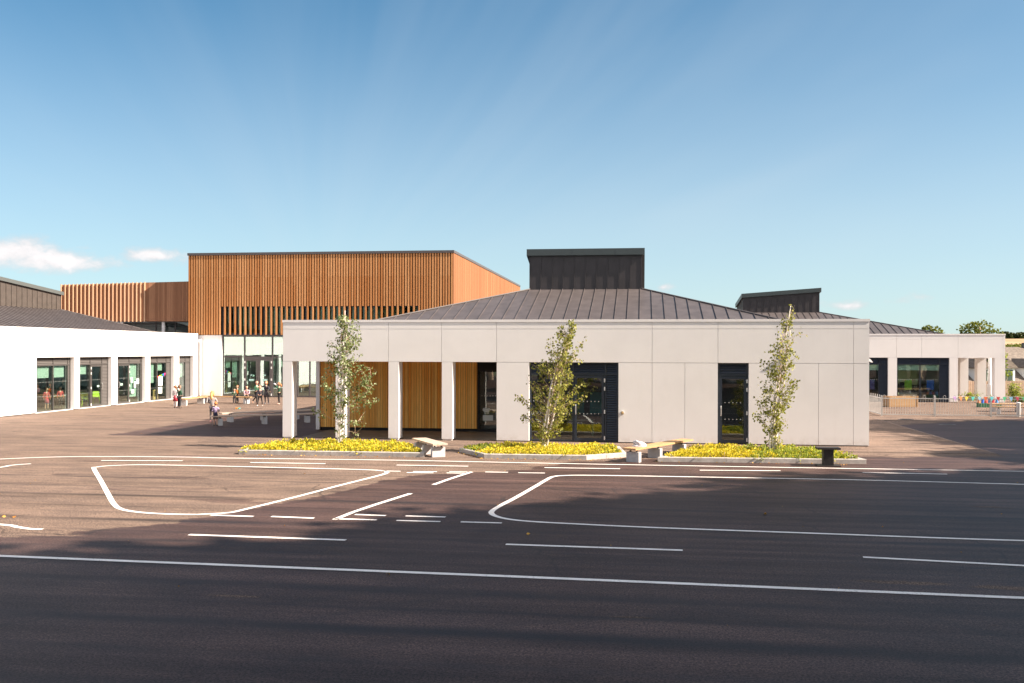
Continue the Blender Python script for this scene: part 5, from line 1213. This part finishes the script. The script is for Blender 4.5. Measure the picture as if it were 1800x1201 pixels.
person('boy in an orange bib standing just behind the small dark haired boy', put(417.5, 708.5), hgt(417, 677, 708.5), R(-30), top=(.05, .10, .05), hair=(.25, .11, .04), bib=(.80, .18, .03))
person('child in a pink patterned coat sitting on the end of the entrance bench', (G(434, 709).x, G(434, 709).y), 1.12, R(10), top=(.62, .40, .48), bottom=(.03, .03, .035), hair=(.03, .018, .012), shoes=(.75, .6, .6), varTop=.7, style='leggings', hairstyle='long',
       pose=dict(pelvis=(0, .02, .37), waist=(0, .02, .47), chest=(0, .0, .59), neck=(0, -.01, .69), headb=(0, -.015, .75), hipR=(-.05, 0, .36), hipL=(.05, 0, .36), kneeR=(-.07, -.17, .33), kneeL=(.07, -.16, .33), ankR=(-.07, -.17, .05), ankL=(.08, -.12, .05), toeR=(-.075, -.25, .022), toeL=(.09, -.20, .022), shR=(-.10, 0, .655), shL=(.10, 0, .655), elR=(-.14, -.04, .52), elL=(.14, -.04, .52), wrR=(-.06, -.13, .45), wrL=(.06, -.13, .45)))
person('tall girl with dark bobbed hair in a green jumper running with one leg stretched back', put(451, 711), hgt(451, 669.5, 712), R(70), top=(.02, .08, .045), bottom=(.012, .012, .015), hair=(.12, .04, .02), hairstyle='bob', style='leggings',
       pose=dict(kneeL=(.05, .10, .29), ankL=(.05, .27, .12), toeL=(.05, .25, .04), kneeR=(-.05, -.06, .26), ankR=(-.055, -.03, .045), toeR=(-.06, -.12, .022), elR=(-.15, -.02, .63), wrR=(-.12, -.13, .58)), headturn=R(-50))
person('girl in a navy top and black leggings standing in front of the running girl', put(457, 714), hgt(457, 677.5, 714), R(15), top=(.02, .02, .035), bottom=(.012, .012, .015), hair=(.22, .09, .035), style='leggings', shoes=(.75, .72, .70), pose=dict(elR=(-.16, -.01, .62), wrR=(-.08, -.06, .55), kneeL=(.09, 0, .26), ankL=(.11, .01, .045), toeL=(.13, -.07, .022), kneeR=(-.09, 0, .26), ankR=(-.12, .01, .045), toeR=(-.13, -.07, .022)))
person('girl in a dark pinafore dress reaching one arm toward the running girl', put(468, 710.5), hgt(468, 669.5, 710.5), R(-20), top=(.03, .03, .045), bottom=(.05, .045, .05), hair=(.38, .18, .07), style='skirt', legs=(.16, .14, .15), shoes=(.75, .72, .70), hairstyle='long', pose=dict(elR=(-.22, -.02, .74), wrR=(-.33, -.03, .80), elL=(.16, 0, .64), wrL=(.22, -.02, .56), kneeL=(.10, 0, .26), ankL=(.12, .01, .045), toeL=(.15, -.06, .022)))
person('girl in a green jumper drinking from a bottle near the white corner column', put(490.5, 711), hgt(490, 672, 711), R(-60), top=(.02, .09, .05), bottom=(.012, .012, .015), hair=(.40, .16, .06), style='leggings', shoes=(.72, .42, .36), pony=.10, hairstyle='long', pose=dict(elR=(-.14, -.12, .78), wrR=(-.05, -.15, .88), elL=(.14, -.12, .76), wrL=(.05, -.15, .87)))
g = G(490.5, 711); hh = hgt(490, 672, 711)
t = thing('water_bottle', 'pale drinking bottle held to the mouth of the girl in green', 'bottle', (g.x-.15*hh*math.sin(R(60)), g.y-.15*hh*math.cos(R(60)), .90*hh))
MB().tube([(-.09, -.05, .05), (.0, 0, 0)], [.035, .035], 10).build('bottle_body', solid('bottle_pale', (.6, .6, .72), .4), t); MB().tube([(.0, 0, 0), (.02, .012, -.012)], [.02, .014], 8).build('cap', M['whitetrim'], t)
# behind the panes of the left pavilion
def indoor(px, py, D0): q = Up_(px, D0); return q
def onX(px, py, x): d = sight(px, py); t_ = (x-CAM.x)/d.x; return CAM+d*t_
for (px, xw, H_, rz, lab, kw) in [
    (82, -17.0, 1.12, 60, 'girl in a red checked dress behind the first window of the left pavilion', dict(top=(.60, .10, .12), bottom=(.5, .06, .08), style='skirt', hair=(.25, .12, .05), varTop=.5)),
    (89, -17.9, 1.45, 80, 'taller pupil in a navy blazer behind the first window of the left pavilion', dict(top=(.015, .02, .05), bottom=(.02, .02, .04), hair=(.08, .04, .02))),
    (106, -17.3, 1.10, 60, 'child in a red top and dark trousers behind the first window of the left pavilion', dict(top=(.50, .05, .06), bottom=(.02, .02, .025), hair=(.03, .02, .015))),
    (110, -18.4, 1.45, 100, 'pupil in a black blazer behind the right pane of the first window', dict(top=(.012, .012, .02), bottom=(.015, .015, .02), hair=(.10, .05, .02)))]:
    q = onX(px, 690, xw); person(lab, (q.x, q.y), H_, R(rz), lift=.015, **kw)
def chair(label, x, y, rz):
    m = solid('lime_plastic', (.45, .62, .02), .4); t = thing('classroom_chair', label, 'chair', (x, y, .015), rz, 'lime plastic classroom chairs')
    s = MB(); s.hexa([(-.19, -.18, .36), (.19, -.18, .36), (.18, .18, .37), (-.18, .18, .37)], [(-.19, -.18, .385), (.19, -.18, .385), (.18, .18, .395), (-.18, .18, .395)]); s.build('seat', m, t)
    s = MB(); s.hexa([(-.18, .17, .395), (.18, .17, .395), (.18, .20, .395), (-.18, .20, .395)], [(-.16, .23, .68), (.16, .23, .68), (.16, .26, .68), (-.16, .26, .68)]); s.build('backrest', m, t)
    for sx_ in (-1, 1):
        for sy in (-1, 1): MB().tube([(sx_*.15, sy*.14, .36), (sx_*.20, sy*.2, 0)], [.02, .016], 6).build('leg', m, t)
for px, xw, lab in ((150, -17.0, 'lime chair nearest the mullion of the second window'), (144, -17.8, 'lime chair deeper in the room behind the second window'), (170, -17.4, 'lime chair seen through the glazed door of the left pavilion')):
    q = onX(px, 700, xw); chair(lab, q.x, q.y, R(40))
q = onX(80, 700, -17.9)
t = thing('classroom_table', 'low pale table behind the first window of the left pavilion', 'table', (q.x, q.y+.9, .015)); MB().box(-.4, .4, -1.0, 1.0, .56, .59).build('tabletop', M['blind'], t)
for sx_ in (-1, 1):
    for sy in (-1, 1): MB().tube([(sx_*.35, sy*.9, 0), (sx_*.35, sy*.9, .56)], .02, 6).build('leg', M['gframe'], t)

# ------------------------------------------------------------------ litter of fallen leaves
r2 = random.Random(77)
b = MB(); 
for px, py in ((679, 1010), (8, 909), (533, 833), (22, 910), (1345, 905), (925, 940)):
    g = G(px, py); 
    for k in range(2): b.leaf((g.x+k*.03, g.y, .012), (r2.gauss(0, 1), r2.gauss(0, 1), .15), .05, .07, r2.random())
for k in range(170):
    seg = r2.choice([((.6, -5.2), (6, -5.15)), ((7.7, -5.2), (10.6, -5.16)), ((10.6, -5.16), (11.7, -4.3)), ((12.4, -5.3), (17.9, -5.02)), ((16.6, -5.4), (17.4, -5.2)), ((6.75, -3.7), (7.7, -5.2))])
    u = r2.random(); x = seg[0][0]+(seg[1][0]-seg[0][0])*u; y = seg[0][1]+(seg[1][1]-seg[0][1])*u-abs(r2.gauss(0, .05)); b.leaf((x, y, .01), (r2.gauss(0, 1), r2.gauss(0, 1), r2.uniform(0, .4)), .035, .045, r2.random())
for k in range(90):
    x, y = r2.uniform(-10, 24), r2.uniform(-22, 3); b.leaf((x, y, .008), (r2.gauss(0, 1), r2.gauss(0, 1), .1), .02, .03, r2.random())
tag(b.build('fallen_leaves', M['dead']), 'tiny orange fallen leaves scattered on the asphalt and along the kerbs', 'leaves', kind='stuff')
